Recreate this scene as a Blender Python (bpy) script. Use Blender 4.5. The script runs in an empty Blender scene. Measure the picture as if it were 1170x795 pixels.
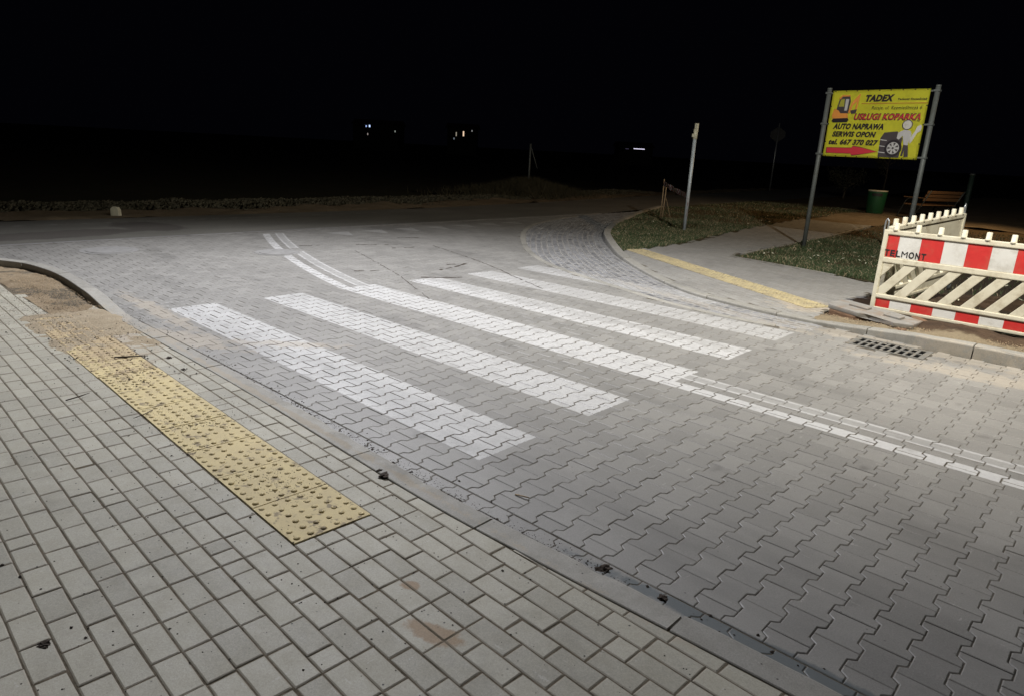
import bpy, bmesh, math, random
from math import sin, cos, pi, radians
from mathutils import Vector, Matrix
random.seed(7)
S = bpy.context.scene
COL = S.collection

# ------------------------------------------------------------------ camera
PHI = -0.7322214; PITCH = 0.2807939; ROLL = 0.0523526; CAMH = 1.7086
def to_world(v):                       # camera ground frame -> road frame (x along kerb, y across road)
    c, s = cos(PHI), sin(PHI)
    return Vector((c*v[0]+s*v[1], -s*v[0]+c*v[1], v[2]))
r0 = Vector((1, 0, 0)); u0 = Vector((0, sin(PITCH), cos(PITCH))); f0 = Vector((0, cos(PITCH), -sin(PITCH)))
right = to_world(r0*cos(ROLL)+u0*sin(ROLL)); up = to_world(u0*cos(ROLL)-r0*sin(ROLL)); fwd = to_world(f0)
cam_data = bpy.data.cameras.new('camera'); cam = bpy.data.objects.new('camera', cam_data); COL.objects.link(cam)
M = Matrix((right, up, -fwd)).transposed().to_4x4(); M.translation = Vector((0, 0, CAMH)); cam.matrix_world = M
cam_data.sensor_width = 36; cam_data.lens = 787.8/1170*36; cam_data.clip_start = 0.05; cam_data.clip_end = 4000
S.camera = cam

# ------------------------------------------------------------------ night sky
world = bpy.data.worlds.new('World'); S.world = world; world.use_nodes = True
wn = world.node_tree; bg = wn.nodes['Background']
bg.inputs[0].default_value = (0.5, 0.52, 1.0, 1); bg.inputs[1].default_value = 0.0013
S.view_settings.view_transform = 'Standard'; S.view_settings.look = 'None'
S.view_settings.exposure = 0.0; S.view_settings.gamma = 1.0

# light levels of the street lamps (used by their builders further down)
LAMPS = [  # head x, y, z, post x, y, power, colour, cone
    dict(head=(0.35, 5.75, 6.3), post=(0.35, 9.0), power=3200, col=(1.0, 0.95, 0.85), cone=158,
         aim=(-6.0, 13.0, 0), label='galvanised crossing lamp post behind the striped barrier near the drain'),
    dict(head=(-8.9, 5.4, 7.6), post=(-10.5, 0.9), power=4700, col=(0.925, 0.935, 1.0), cone=150,
         aim=(-4.2, 2.8, 0), label='galvanised crossing lamp post on the near pavement by the kerb corner'),
    dict(head=(-2.3, 25.5, 6.0), post=(0.2, 26.5), power=1400, col=(1.0, 0.66, 0.34), cone=116,
         aim=(-6.8, 22.5, 0), label='sodium lamp post glowing orange beside the bench'),
]

# ------------------------------------------------------------------ helpers
def obj(name, me, mat=None, parent=None, loc=None, rot=None):
    if isinstance(me, bmesh.types.BMesh):
        m = bpy.data.meshes.new(name); me.to_mesh(m); me.free(); me = m
    o = bpy.data.objects.new(name, me); COL.objects.link(o)
    if mat is not None and not me.materials: me.materials.append(mat)
    if parent: o.parent = parent
    if loc: o.location = loc
    if rot: o.rotation_euler = rot
    return o
def empty(name, loc, rz=0):
    o = bpy.data.objects.new(name, None); COL.objects.link(o); o.location = loc; o.rotation_euler = (0, 0, rz)
    o.empty_display_size = 0.2
    return o
def tag(o, label, cat, group=None, kind=None):
    o['label'] = label; o['category'] = cat
    if group: o['group'] = group
    if kind: o['kind'] = kind
    return o
def struct(o, label=None):
    o['kind'] = 'structure'
    if label: o['label'] = label
    return o
def box(bm, c, s, rot=None, bevel=0.0):
    r = bmesh.ops.create_cube(bm, size=1)
    vs = r['verts']
    m = Matrix.Translation(c) @ (rot.to_4x4() if rot else Matrix.Identity(4)) @ Matrix.Diagonal((*s, 1))
    bmesh.ops.transform(bm, matrix=m, verts=vs)
    if bevel > 0:
        es = list({e for v in vs for e in v.link_edges})
        bmesh.ops.bevel(bm, geom=es, offset=bevel, segments=2, affect='EDGES', profile=0.7)
def tube(bm, pts, r, seg=12, cap=True):
    pts = [Vector(p) for p in pts]; rs = r if isinstance(r, (list, tuple)) else [r]*len(pts)
    rings = []; prev = None
    for i, p in enumerate(pts):
        d = (pts[min(i+1, len(pts)-1)]-pts[max(i-1, 0)]).normalized()
        if prev is None:
            a = d.orthogonal().normalized()
        else:
            a = (prev-d*prev.dot(d)).normalized()
        prev = a; b = d.cross(a)
        rings.append([bm.verts.new(p+(a*cos(2*pi*k/seg)+b*sin(2*pi*k/seg))*rs[i]) for k in range(seg)])
    for A, B in zip(rings, rings[1:]):
        for k in range(seg):
            f = bm.faces.new((A[k], A[(k+1) % seg], B[(k+1) % seg], B[k])); f.smooth = True
    if cap:
        bm.faces.new(list(reversed(rings[0]))); bm.faces.new(rings[-1])
def prism(bm, poly, z0, z1, bevel=0.0):        # poly in local XY, extruded along Z
    n = len(poly)
    area = sum(poly[i][0]*poly[(i+1) % n][1]-poly[(i+1) % n][0]*poly[i][1] for i in range(n))
    if area < 0: poly = poly[::-1]
    a = [bm.verts.new((x, y, z0)) for x, y in poly]; b = [bm.verts.new((x, y, z1)) for x, y in poly]
    fs = [bm.faces.new(a[::-1]), bm.faces.new(b)]
    for i in range(n): fs.append(bm.faces.new((a[i], a[(i+1) % n], b[(i+1) % n], b[i])))
    if bevel > 0:
        es = list({e for f in fs for e in f.edges})
        bmesh.ops.bevel(bm, geom=es, offset=bevel, segments=2, affect='EDGES', profile=0.7)
def clip(poly, a, b, c):                        # keep a*x+b*y+c >= 0
    out = []
    for i in range(len(poly)):
        p, q = poly[i], poly[(i+1) % len(poly)]
        dp, dq = a*p[0]+b*p[1]+c, a*q[0]+b*q[1]+c
        if dp >= 0: out.append(p)
        if dp*dq < 0:
            t = dp/(dp-dq); out.append((p[0]+t*(q[0]-p[0]), p[1]+t*(q[1]-p[1])))
    return out
def inside(p, poly):
    x, y = p; r = False; n = len(poly)
    for i in range(n):
        x1, y1 = poly[i]; x2, y2 = poly[(i+1) % n]
        if (y1 > y) != (y2 > y) and x < (x2-x1)*(y-y1)/(y2-y1)+x1: r = not r
    return r
def smooth_path(pts, n=6):                      # Catmull-Rom
    P = [Vector(p) for p in pts]; out = []
    for i in range(len(P)-1):
        p0 = P[max(i-1, 0)]; p1 = P[i]; p2 = P[i+1]; p3 = P[min(i+2, len(P)-1)]
        for k in range(n):
            t = k/n
            out.append(0.5*((2*p1)+(p2-p0)*t+(2*p0-5*p1+4*p2-p3)*t*t+(3*p1-p0-3*p2+p3)*t**3))
    out.append(P[-1]); return out
def resample(P, step):
    out = [P[0].copy()]; acc = 0
    for a, b in zip(P, P[1:]):
        L = (b-a).length; 
        if L == 0: continue
        while acc+L >= step:
            t = (step-acc)/L; a = a+(b-a)*t; out.append(a.copy()); L = (b-a).length; acc = 0
            if L == 0: break
        acc += L
    return out
def hsh(*a):
    return random.Random(hash(tuple(round(v, 3) for v in a)) & 0xffffff)
def vnoise(x, y, sc=1.0, seed=0):
    x = x*sc+seed*13.7; y = y*sc+seed*7.3
    xi, yi = math.floor(x), math.floor(y); fx, fy = x-xi, y-yi
    fx = fx*fx*(3-2*fx); fy = fy*fy*(3-2*fy)
    g = lambda a, b: random.Random(a*73856093 ^ b*19349663 ^ seed*83492791).random()
    return (g(xi, yi)*(1-fx)+g(xi+1, yi)*fx)*(1-fy)+(g(xi, yi+1)*(1-fx)+g(xi+1, yi+1)*fx)*fy

# ---- paving stones as one mesh: each stone a chamfered block -----------------------------------
class Stones:
    def __init__(self): self.v = []; self.f = []; self.a = []; self.r = []
    def add(self, poly, top=0.0, inset=0.0040, ch=0.0024, depth=0.03, tilt=0.003, gap=0.0015, tone=None):
        n = len(poly)
        if n < 3: return
        ar = sum(poly[i][0]*poly[(i+1) % n][1]-poly[(i+1) % n][0]*poly[i][1] for i in range(n))
        if abs(ar) < 0.0012: return
        if ar < 0: poly = poly[::-1]
        cx = sum(p[0] for p in poly)/n; cy = sum(p[1] for p in poly)/n
        def off(d):
            o = []
            for i in range(n):
                p0, p1, p2 = poly[i-1], poly[i], poly[(i+1) % n]
                e1 = Vector((p1[0]-p0[0], p1[1]-p0[1])); e2 = Vector((p2[0]-p1[0], p2[1]-p1[1]))
                if e1.length < 1e-5 or e2.length < 1e-5: o.append(p1); continue
                n1 = Vector((-e1.y, e1.x)).normalized(); n2 = Vector((-e2.y, e2.x)).normalized()
                m = n1+n2; k = max(0.6, 1+n1.dot(n2)); m = m/k
                o.append((p1[0]+m.x*d, p1[1]+m.y*d))
            return o
        tx, ty = random.gauss(0, tilt), random.gauss(0, tilt); dz = random.gauss(0, 0.0007)
        h = lambda p, z: z+dz+(p[0]-cx)*tx+(p[1]-cy)*ty
        b = len(self.v); A = off(gap); B = off(gap+inset)
        self.v += [(p[0], p[1], top-depth) for p in A]
        self.v += [(p[0], p[1], h(p, top-ch)) for p in A]
        self.v += [(p[0], p[1], h(p, top)) for p in B]
        t = random.random() if tone is None else tone
        for k in (0, 1):
            for i in range(n):
                j = (i+1) % n
                self.f.append((b+k*n+i, b+k*n+j, b+(k+1)*n+j, b+(k+1)*n+i)); self.a.append(t); self.r.append(1.0)
        self.f.append(tuple(b+2*n+i for i in range(n))); self.a.append(t); self.r.append(0.0)
    def build(self, name, mat):
        me = bpy.data.meshes.new(name); me.from_pydata(self.v, [], self.f); me.update()
        at = me.attributes.new('tone', 'FLOAT', 'FACE'); at.data.foreach_set('value', self.a)
        at = me.attributes.new('rim', 'FLOAT', 'FACE'); at.data.foreach_set('value', self.r)
        return obj(name, me, mat)

# ------------------------------------------------------------------ materials
class NT:
    def __init__(self, name):
        self.m = bpy.data.materials.new(name); self.m.use_nodes = True
        self.t = self.m.node_tree; self.b = self.t.nodes['Principled BSDF']; self._pos = None
    def n(self, typ, **kw):
        x = self.t.nodes.new(typ)
        for k, v in kw.items(): setattr(x, k, v)
        return x
    def link(self, a, b): self.t.links.new(a, b)
    def put(self, sock, v):
        if isinstance(v, (int, float)): sock.default_value = v
        elif isinstance(v, (tuple, list)): sock.default_value = (*v, 1)[:4] if sock.type == 'RGBA' else v
        else: self.link(v, sock)
    def pos(self):
        if not self._pos:
            g = self.n('ShaderNodeNewGeometry'); s = self.n('ShaderNodeSeparateXYZ'); self.link(g.outputs['Position'], s.inputs[0])
            self._pos = (g.outputs['Position'], s.outputs[0], s.outputs[1], s.outputs[2])
        return self._pos
    def local(self):
        g = self.n('ShaderNodeTexCoord'); return g.outputs['Object']
    def math(self, op, a, b=0.0, c=None, clamp=False):
        x = self.n('ShaderNodeMath', operation=op, use_clamp=clamp); self.put(x.inputs[0], a); self.put(x.inputs[1], b)
        if c is not None: self.put(x.inputs[2], c)
        return x.outputs[0]
    def add(self, a, b): return self.math('ADD', a, b)
    def mul(self, a, b): return self.math('MULTIPLY', a, b)
    def sub(self, a, b): return self.math('SUBTRACT', a, b)
    def mx(self, a, b): return self.math('MAXIMUM', a, b)
    def mn(self, a, b): return self.math('MINIMUM', a, b)
    def step(self, x, a, b):            # smooth 0..1 from a to b
        m = self.n('ShaderNodeMapRange', interpolation_type='SMOOTHSTEP'); self.put(m.inputs[0], x)
        m.inputs[1].default_value = a; m.inputs[2].default_value = b; return m.outputs[0]
    def noise(self, scale, detail=4, rough=0.6, vec=None, stretch=None, off=None, out=0):
        v = vec or self.pos()[0]
        if stretch or off:
            mp = self.n('ShaderNodeMapping'); self.link(v, mp.inputs[0])
            if stretch: mp.inputs['Scale'].default_value = stretch
            if off: mp.inputs['Location'].default_value = off
            v = mp.outputs[0]
        x = self.n('ShaderNodeTexNoise'); self.link(v, x.inputs['Vector']); x.inputs['Scale'].default_value = scale
        x.inputs['Detail'].default_value = detail; x.inputs['Roughness'].default_value = rough
        return x.outputs[out]
    def voro(self, scale, vec=None, feature='F1'):
        x = self.n('ShaderNodeTexVoronoi', feature=feature); self.link(vec or self.pos()[0], x.inputs['Vector']); x.inputs['Scale'].default_value = scale
        return x.outputs
    def mix(self, f, a, b):
        x = self.n('ShaderNodeMix', data_type='RGBA'); self.put(x.inputs[0], f); self.put(x.inputs[6], a); self.put(x.inputs[7], b); return x.outputs[2]
    def mulc(self, c, f):               # colour * scalar
        x = self.n('ShaderNodeMix', data_type='RGBA', blend_type='MULTIPLY'); x.inputs[0].default_value = 1
        self.put(x.inputs[6], c)
        cc = self.n('ShaderNodeCombineColor'); 
        for k in range(3): self.link(f, cc.inputs[k])
        self.link(cc.outputs[0], x.inputs[7]); return x.outputs[2]
    def range(self, x, lo, hi, a=0.0, b=1.0):
        m = self.n('ShaderNodeMapRange'); self.put(m.inputs[0], x)
        m.inputs[1].default_value = a; m.inputs[2].default_value = b; m.inputs[3].default_value = lo; m.inputs[4].default_value = hi; return m.outputs[0]
    def blob(self, x, y, rx, ry, ang=0.0):   # soft ellipse distance -> 1 inside
        _, X, Y, _ = self.pos(); c, s = cos(ang), sin(ang)
        dx = self.sub(X, x); dy = self.sub(Y, y)
        u = self.add(self.mul(dx, c/rx), self.mul(dy, s/rx)); v = self.add(self.mul(dx, -s/ry), self.mul(dy, c/ry))
        d = self.math('SQRT', self.add(self.mul(u, u), self.mul(v, v)))
        return self.sub(1.0, d)
    def bump(self, h, strength=0.3, dist=0.01):
        b = self.n('ShaderNodeBump'); b.inputs['Strength'].default_value = strength; b.inputs['Distance'].default_value = dist
        self.link(h, b.inputs['Height']); self.link(b.outputs[0], self.b.inputs['Normal'])
    def set(self, col=None, rough=None, spec=None, metal=None):
        if col is not None: self.put(self.b.inputs['Base Color'], col)
        if rough is not None: self.put(self.b.inputs['Roughness'], rough)
        if spec is not None: self.put(self.b.inputs['Specular IOR Level'], spec)
        if metal is not None: self.put(self.b.inputs['Metallic'], metal)
        return self.m

def sand_mask(t, blobs, ns=7.0, fine=True):
    m = None
    for b in blobs:
        k = t.blob(*b[:4], *(b[4:5])); m = k if m is None else t.mx(m, k)
    n1 = t.noise(ns, 5, 0.65); n2 = t.noise(60, 3, 0.7)
    v = t.add(m, t.mul(t.sub(n1, 0.5), 2.2)); v = t.add(v, t.mul(t.sub(n2, 0.5), 1.5))
    return t.step(v, 0.10, 0.60)
SANDBLOBS = [(-6.7, 1.95, 1.5, 0.32, -0.04), (-5.9, 2.35, 0.8, 0.26, 0.3), (-5.25, 2.9, 0.75, 0.13, 0.75), (-7.0, 2.55, 1.3, 0.14, -0.02),
             (-4.2, 2.14, 3.2, 0.035, -0.03),
             ]
SANDFAR = [(-1.7, 7.62, 2.0, 0.24, 0.0), (0.6, 7.5, 2.4, 0.30, 0.0), (-4.0, 7.72, 2.2, 0.16, -0.25), (-0.6, 7.1, 1.6, 0.3, 0.1)]

def paving(name, base, dark, rough=0.62, paint=False, sand=SANDBLOBS, speck=1.0, tonevar=0.16, sandamt=1.0, rimdirt=0.35, rimcol=(0.105, 0.090, 0.068)):
    t = NT(name)
    P, X, Y, Z = t.pos()
    at = t.n('ShaderNodeAttribute', attribute_name='tone').outputs['Fac']
    big = t.noise(0.9, 3, 0.6); mid = t.noise(9, 5, 0.65); fin = t.noise(140, 4, 0.75); grn = t.noise(420, 2, 0.8)
    f = t.add(t.range(at, 1-tonevar, 1+tonevar), t.mul(t.sub(big, 0.5), 0.35))
    f = t.add(f, t.mul(t.sub(mid, 0.5), 0.55)); f = t.add(f, t.mul(t.sub(fin, 0.5), 0.85)); f = t.add(f, t.mul(t.sub(grn, 0.5), 0.7))
    c = t.mulc(t.mix(t.step(mid, 0.35, 0.7), base, dark), f)
    # pale scuffs and efflorescence
    sc = t.step(t.noise(5, 6, 0.7, stretch=(1, 2.6, 1), off=(3, 8, 0)), 0.62, 0.8)
    c = t.mix(t.mul(sc, 0.35), c, (0.42, 0.40, 0.37))
    mask = None
    if paint:
        # worn white road marking: zebra bars
        tt = t.mul(t.add(X, 2.5), -1/4.5)
        a = t.add(2.565, t.mul(tt, 0.09)); p = t.sub(1.04, t.mul(tt, 0.052))
        s = t.math('DIVIDE', t.sub(Y, a), p)
        edge = t.mul(t.sub(t.noise(45, 2, 0.5), 0.5), 0.02)
        s2 = t.add(s, edge); fr = t.math('FRACT', s2); k = t.math('FLOOR', s2)
        inb = t.mul(t.step(fr, 0.0, 0.012), t.sub(1, t.step(fr, 0.482, 0.494)))
        ink = t.mul(t.math('GREATER_THAN', s2, 0.0), t.math('LESS_THAN', s2, 6.0))
        x1 = t.add(-7.03, t.mul(k, 0.04)); Xe = t.add(X, edge)
        # the last bar stops early on the kerb side
        x2 = t.sub(-2.52, t.mul(t.math('GREATER_THAN', k, 4.5), 1.25))
        inx = t.mul(t.math('GREATER_THAN', Xe, x1), t.math('LESS_THAN', Xe, x2))
        bars = t.mul(t.mul(inb, ink), inx)
        wn_ = t.noise(16, 5, 0.7); wl = t.noise(2.0, 3, 0.6, off=(9, 4, 0))
        w = t.add(t.mul(wn_, 0.7), t.mul(wl, 0.5))
        worn = t.mul(t.step(s2, 2.7, 4.0), 0.16)      # the far bars are more worn
        # on the worn bars the paint survives best along their edges
        mide = t.mul(t.mul(t.step(fr, 0.20, 0.27), t.sub(1, t.step(fr, 0.40, 0.46))), t.mul(t.step(s2, 2.8, 3.8), 0.20))
        th = t.add(t.add(w, worn), mide)
        keep = t.sub(1, t.step(th, 0.63, 0.82))
        flake = t.sub(1, t.mul(t.step(t.noise(60, 5, 0.85), 0.52, 0.62), 0.62))
        bars = t.mul(t.mul(bars, flake), t.add(0.56, t.mul(keep, 0.44)))
        # double centre line, bending toward the junction
        d = t.mx(t.sub(-7.0, X), 0.0)
        yc = t.add(4.625, t.add(t.mul(d, 0.20), t.mul(t.mul(d, d), 0.027)))
        q = t.add(t.sub(Y, yc), t.mul(edge, 0.5))
        inl = t.mul(t.step(q, 0.0, 0.008), t.sub(1, t.step(q, 0.132, 0.14)))
        gone = t.sub(1, t.mul(t.math('LESS_THAN', t.math('ABSOLUTE', t.add(X, 9.85)), 0.16), 0.8))
        e1 = t.sub(1, t.step(t.math('ABSOLUTE', t.sub(q, 0.262)), 0.012, 0.02))
        e2 = t.sub(1, t.step(t.math('ABSOLUTE', t.sub(q, 0.395)), 0.012, 0.02))
        body = t.mul(t.mul(t.step(q, 0.26, 0.27), t.sub(1, t.step(q, 0.39, 0.40))), 0.38)
        lines = t.mx(t.mul(inl, 0.95), t.mul(t.mx(t.mx(e1, e2), body), 0.85))
        lines = t.mul(t.mul(lines, t.math('GREATER_THAN', X, -11.75)), gone)
        lines = t.mul(lines, t.sub(1, t.mul(t.step(w, 0.62, 0.85), 0.6)))
        mask = t.mx(bars, lines)
        # give-way teeth along the junction edge
        tf = t.math('FRACT', t.math('DIVIDE', t.sub(Y, 7.3), 0.8)); tx = t.math('DIVIDE', t.add(X, 11.45), 0.55)
        tri = t.math('LESS_THAN', t.math('ABSOLUTE', t.sub(tf, 0.31)), t.mul(t.sub(1, tx), 0.31))
        tri = t.mul(t.mul(tri, t.math('GREATER_THAN', tx, 0.0)), t.mul(t.math('GREATER_THAN', Y, 7.3), t.math('LESS_THAN', Y, 13.0)))
        mask = t.mx(mask, t.mul(tri, 0.40))
        gr_ = t.step(t.add(t.noise(2.2, 6, 0.75, off=(2, 2, 0)), t.mul(t.sub(at, 0.5), 0.12)), 0.50, 0.72)
        pc = t.mulc(t.mix(t.mul(gr_, 0.6), (0.51, 0.506, 0.495), (0.33, 0.323, 0.31)), t.range(t.noise(30, 5, 0.7), 0.72, 1.22))
        c = t.mix(mask, c, pc)
    # sand trodden over the stones
    sm = t.mul(sand_mask(t, sand), sandamt)
    sc2 = t.mulc((0.345, 0.30, 0.235), t.range(t.noise(90, 4, 0.8), 0.55, 1.45))
    c = t.mix(sm, c, sc2)
    # thin pale scratches
    ln = t.noise(9, 2, 0.4, stretch=(6.0, 0.9, 1), off=(4, 1, 0)); l2 = t.noise(8, 2, 0.4, stretch=(0.8, 5.0, 1), off=(14, 3, 0))
    sc3 = t.mx(t.step(ln, 0.70, 0.76), t.step(l2, 0.70, 0.76)); c = t.mix(t.mul(t.mul(sc3, t.step(fin, 0.42, 0.55)), 0.35), c, (0.50, 0.48, 0.44))
    if paint:   # damp, blackened strip in the near gutter
        dm = t.step(t.add(t.blob(-0.55, 2.25, 1.25, 0.055, 0.035), t.mul(t.sub(t.noise(12, 4, 0.7), 0.5), 0.9)), 0.05, 0.4)
        c = t.mix(t.mul(dm, 0.8), c, (0.075, 0.092, 0.098))
        ty = t.step(t.noise(0.8, 4, 0.6, stretch=(0.35, 1.8, 1), off=(7, 2, 0)), 0.50, 0.72)       # rubber-darkened wheel paths
        c = t.mulc(c, t.sub(1.0, t.mul(ty, 0.22)))
        oil = t.step(t.noise(3.1, 3, 0.5, off=(31, 5, 0)), 0.66, 0.76); c = t.mulc(c, t.sub(1.0, t.mul(oil, 0.30)))
    else:
        br = t.step(t.add(t.mx(t.blob(-1.58, 1.42, 0.14, 0.06, 0.3), t.blob(-1.86, 1.54, 0.05, 0.035, 0.6)), t.mul(t.sub(t.noise(14, 4, 0.7), 0.5), 1.1)), 0.05, 0.35)
        c = t.mix(t.mul(br, 0.85), c, t.mulc((0.24, 0.155, 0.075), t.range(fin, 0.6, 1.4)))
        gy = t.step(t.noise(1.4, 5, 0.7, off=(3, 9, 0)), 0.52, 0.72); c = t.mulc(c, t.sub(1.0, t.mul(gy, 0.20)))
    # small dark grit and organic bits
    v = t.voro(23)[0]; pick = t.step(t.noise(3.5, 2, 0.5, off=(5, 5, 0)), 0.50, 0.62)
    g = t.mul(t.sub(1, t.step(v, 0.05, 0.13)), t.mul(pick, 0.75*speck))
    c = t.mix(g, c, (0.035, 0.030, 0.024))
    # dirt held in the chamfers
    rim = t.n('ShaderNodeAttribute', attribute_name='rim').outputs['Fac']
    c = t.mix(t.mul(rim, rimdirt) if mask is None else t.mul(rim, t.mx(t.mul(mask, 0.9), rimdirt)), c, rimcol)
    r = t.add(rough, t.mul(t.sub(mid, 0.5), 0.25)); r = t.add(r, t.mul(sm, 0.3))
    if mask is not None: r = t.sub(r, t.mul(mask, 0.10))
    t.bump(t.add(t.mul(fin, 0.6), t.add(t.mul(grn, 0.3), t.mul(mid, 0.5))), 0.45, 0.004)
    return t.set(c, r, 0.5)

def simple(name, col, rough=0.6, metal=0.0, var=0.3, scale=12, bump=0.15, spec=0.5, dirt=None, dscale=6, damt=0.6, coords='local'):
    t = NT(name); v = t.local()
    n = t.noise(scale, 5, 0.65, vec=v)
    c = t.mulc(col, t.range(n, 1-var, 1+var))
    if dirt is not None:
        dm = t.step(t.noise(dscale, 6, 0.7, vec=v, off=(2, 3, 4)), 0.45, 0.75)
        c = t.mix(t.mul(dm, damt), c, dirt)
    t.bump(n, bump, 0.01)
    return t.set(c, t.range(n, rough-0.08, rough+0.1), spec, metal)

def earth(name, c1, c2, c3, s=5.0, bump=0.8):
    t = NT(name)
    a = t.noise(s, 6, 0.7); b = t.noise(s*8, 5, 0.75); g = t.noise(s*0.25, 3, 0.5)
    c = t.mix(t.step(a, 0.35, 0.65), c1, c2); c = t.mix(t.mul(t.step(b, 0.55, 0.7), 0.7), c, c3)
    c = t.mulc(c, t.add(t.range(b, 0.6, 1.4), t.mul(t.sub(g, 0.5), 0.6)))
    t.bump(t.add(t.mul(a, 0.6), b), bump, 0.02)
    return t.set(c, 0.95, 0.2)

M_road = paving('road_pavers', (0.240, 0.232, 0.214), (0.198, 0.191, 0.177), 0.50, paint=True, sand=SANDBLOBS+SANDFAR, tonevar=0.10, sandamt=0.6, rimdirt=0.22)
M_brick = paving('pavement_bricks', (0.350, 0.332, 0.268), (0.287, 0.27, 0.213), 0.66, speck=1.6, tonevar=0.11, rimdirt=0.5, rimcol=(0.23, 0.195, 0.145))
M_farpav = paving('far_pavement_slabs', (0.27, 0.262, 0.24), (0.22, 0.21, 0.19), 0.7, sand=[(-2.9, 8.6, 0.5, 0.5, 0)], tonevar=0.07)
M_kerb = paving('kerb_concrete', (0.30, 0.288, 0.255), (0.22, 0.21, 0.182), 0.72, sand=SANDBLOBS+SANDFAR, speck=1.4, tonevar=0.15, sandamt=0.6)
M_strip = paving('worn_edge_strip', (0.21, 0.205, 0.195), (0.16, 0.155, 0.15), 0.7)
M_sett = paving('cobble_setts', (0.24, 0.24, 0.245), (0.17, 0.17, 0.175), 0.36, paint=True, sand=SANDFAR, tonevar=0.35, sandamt=0.5, rimdirt=0.7, rimcol=(0.30, 0.295, 0.28))
M_joint = earth('joint_sand', (0.165, 0.145, 0.115), (0.11, 0.097, 0.077), (0.24, 0.21, 0.165), 14)
M_jointc = earth('pale_joint_mortar', (0.34, 0.33, 0.31), (0.22, 0.21, 0.20), (0.42, 0.41, 0.39), 6)
M_jointp = earth('pavement_joint_sand', (0.20, 0.165, 0.12), (0.12, 0.10, 0.07), (0.30, 0.25, 0.18), 18)
M_soil = earth('bare_soil', (0.17, 0.115, 0.065), (0.10, 0.068, 0.038), (0.25, 0.19, 0.12), 4)
M_sandy = earth('sandy_soil', (0.28, 0.22, 0.145), (0.20, 0.150, 0.095), (0.36, 0.30, 0.21), 5)
M_spill = earth('dry_pale_sand', (0.37, 0.31, 0.22), (0.29, 0.235, 0.16), (0.44, 0.38, 0.28), 6)
M_fieldsoil = earth('field_soil', (0.035, 0.03, 0.018), (0.022, 0.024, 0.012), (0.045, 0.04, 0.025), 0.8)
M_plaza = earth('trodden_path', (0.21, 0.165, 0.11), (0.15, 0.115, 0.07), (0.26, 0.21, 0.14), 2.5)

def asphalt():
    t = NT('asphalt'); P, X, Y, Z = t.pos()
    g = t.voro(160)[0]; n = t.noise(1.1, 5, 0.65, stretch=(1, 0.35, 1)); f = t.noise(90, 4, 0.8)
    c = t.mix(t.step(n, 0.35, 0.7), (0.135, 0.130, 0.112), (0.18, 0.172, 0.148))
    patch = t.math('MAXIMUM', t.blob(-13.6, 4.9, 0.9, 0.55, 0.2), t.blob(-13.0, 3.2, 0.5, 1.6, 0.1))
    pm = t.step(t.add(patch, t.mul(t.sub(t.noise(3, 4, 0.7), 0.5), 0.9)), 0.05, 0.12)
    c = t.mix(t.mul(pm, 0.5), c, (0.055, 0.043, 0.040))
    c = t.mulc(c, t.add(t.range(g, 1.25, 0.6), t.mul(t.sub(f, 0.5), 0.9)))
    # worn pale edge line
    l = t.sub(1, t.step(t.math('ABSOLUTE', t.sub(X, -14.35)), 0.03, 0.05))
    l = t.mul(t.mul(l, t.step(t.noise(6, 3, 0.6), 0.45, 0.6)), t.math('LESS_THAN', Y, 13))
    c = t.mix(t.mul(l, 0.35), c, (0.4, 0.4, 0.38))
    t.bump(t.add(g, t.mul(f, 0.4)), 0.5, 0.006)
    return t.set(c, 0.75, 0.4)
M_asph = asphalt()

def yellow_tile():
    t = NT('yellow_tactile_concrete'); P, X, Y, Z = t.pos()
    n = t.noise(8, 5, 0.65); f = t.noise(160, 4, 0.8)
    c = t.mix(t.step(n, 0.3, 0.7), (0.56, 0.46, 0.235), (0.49, 0.40, 0.215))
    c = t.mulc(c, t.add(t.range(f, 0.75, 1.25), t.mul(t.sub(t.noise(1.2, 3, 0.6), 0.5), 0.3)))
    sm = sand_mask(t, [(-6.7, 1.8, 2.0, 0.65, -0.04)])
    sc = t.mulc((0.36, 0.275, 0.165), t.range(t.noise(70, 5, 0.8), 0.5, 1.5)); c = t.mix(t.mul(sm, 0.9), c, sc)
    d = t.step(t.add(t.noise(13, 4, 0.65, off=(1, 7, 0)), t.mul(t.sub(t.noise(60, 3, 0.7), 0.5), 0.30)), 0.56, 0.66)
    c = t.mix(t.mul(d, 0.75), c, (0.14, 0.105, 0.065))
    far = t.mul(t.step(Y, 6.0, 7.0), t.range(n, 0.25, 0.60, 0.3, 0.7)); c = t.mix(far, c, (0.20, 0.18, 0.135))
    t.bump(t.add(f, n), 0.35, 0.004)
    return t.set(c, 0.72, 0.4)
M_yel = yellow_tile()

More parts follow.
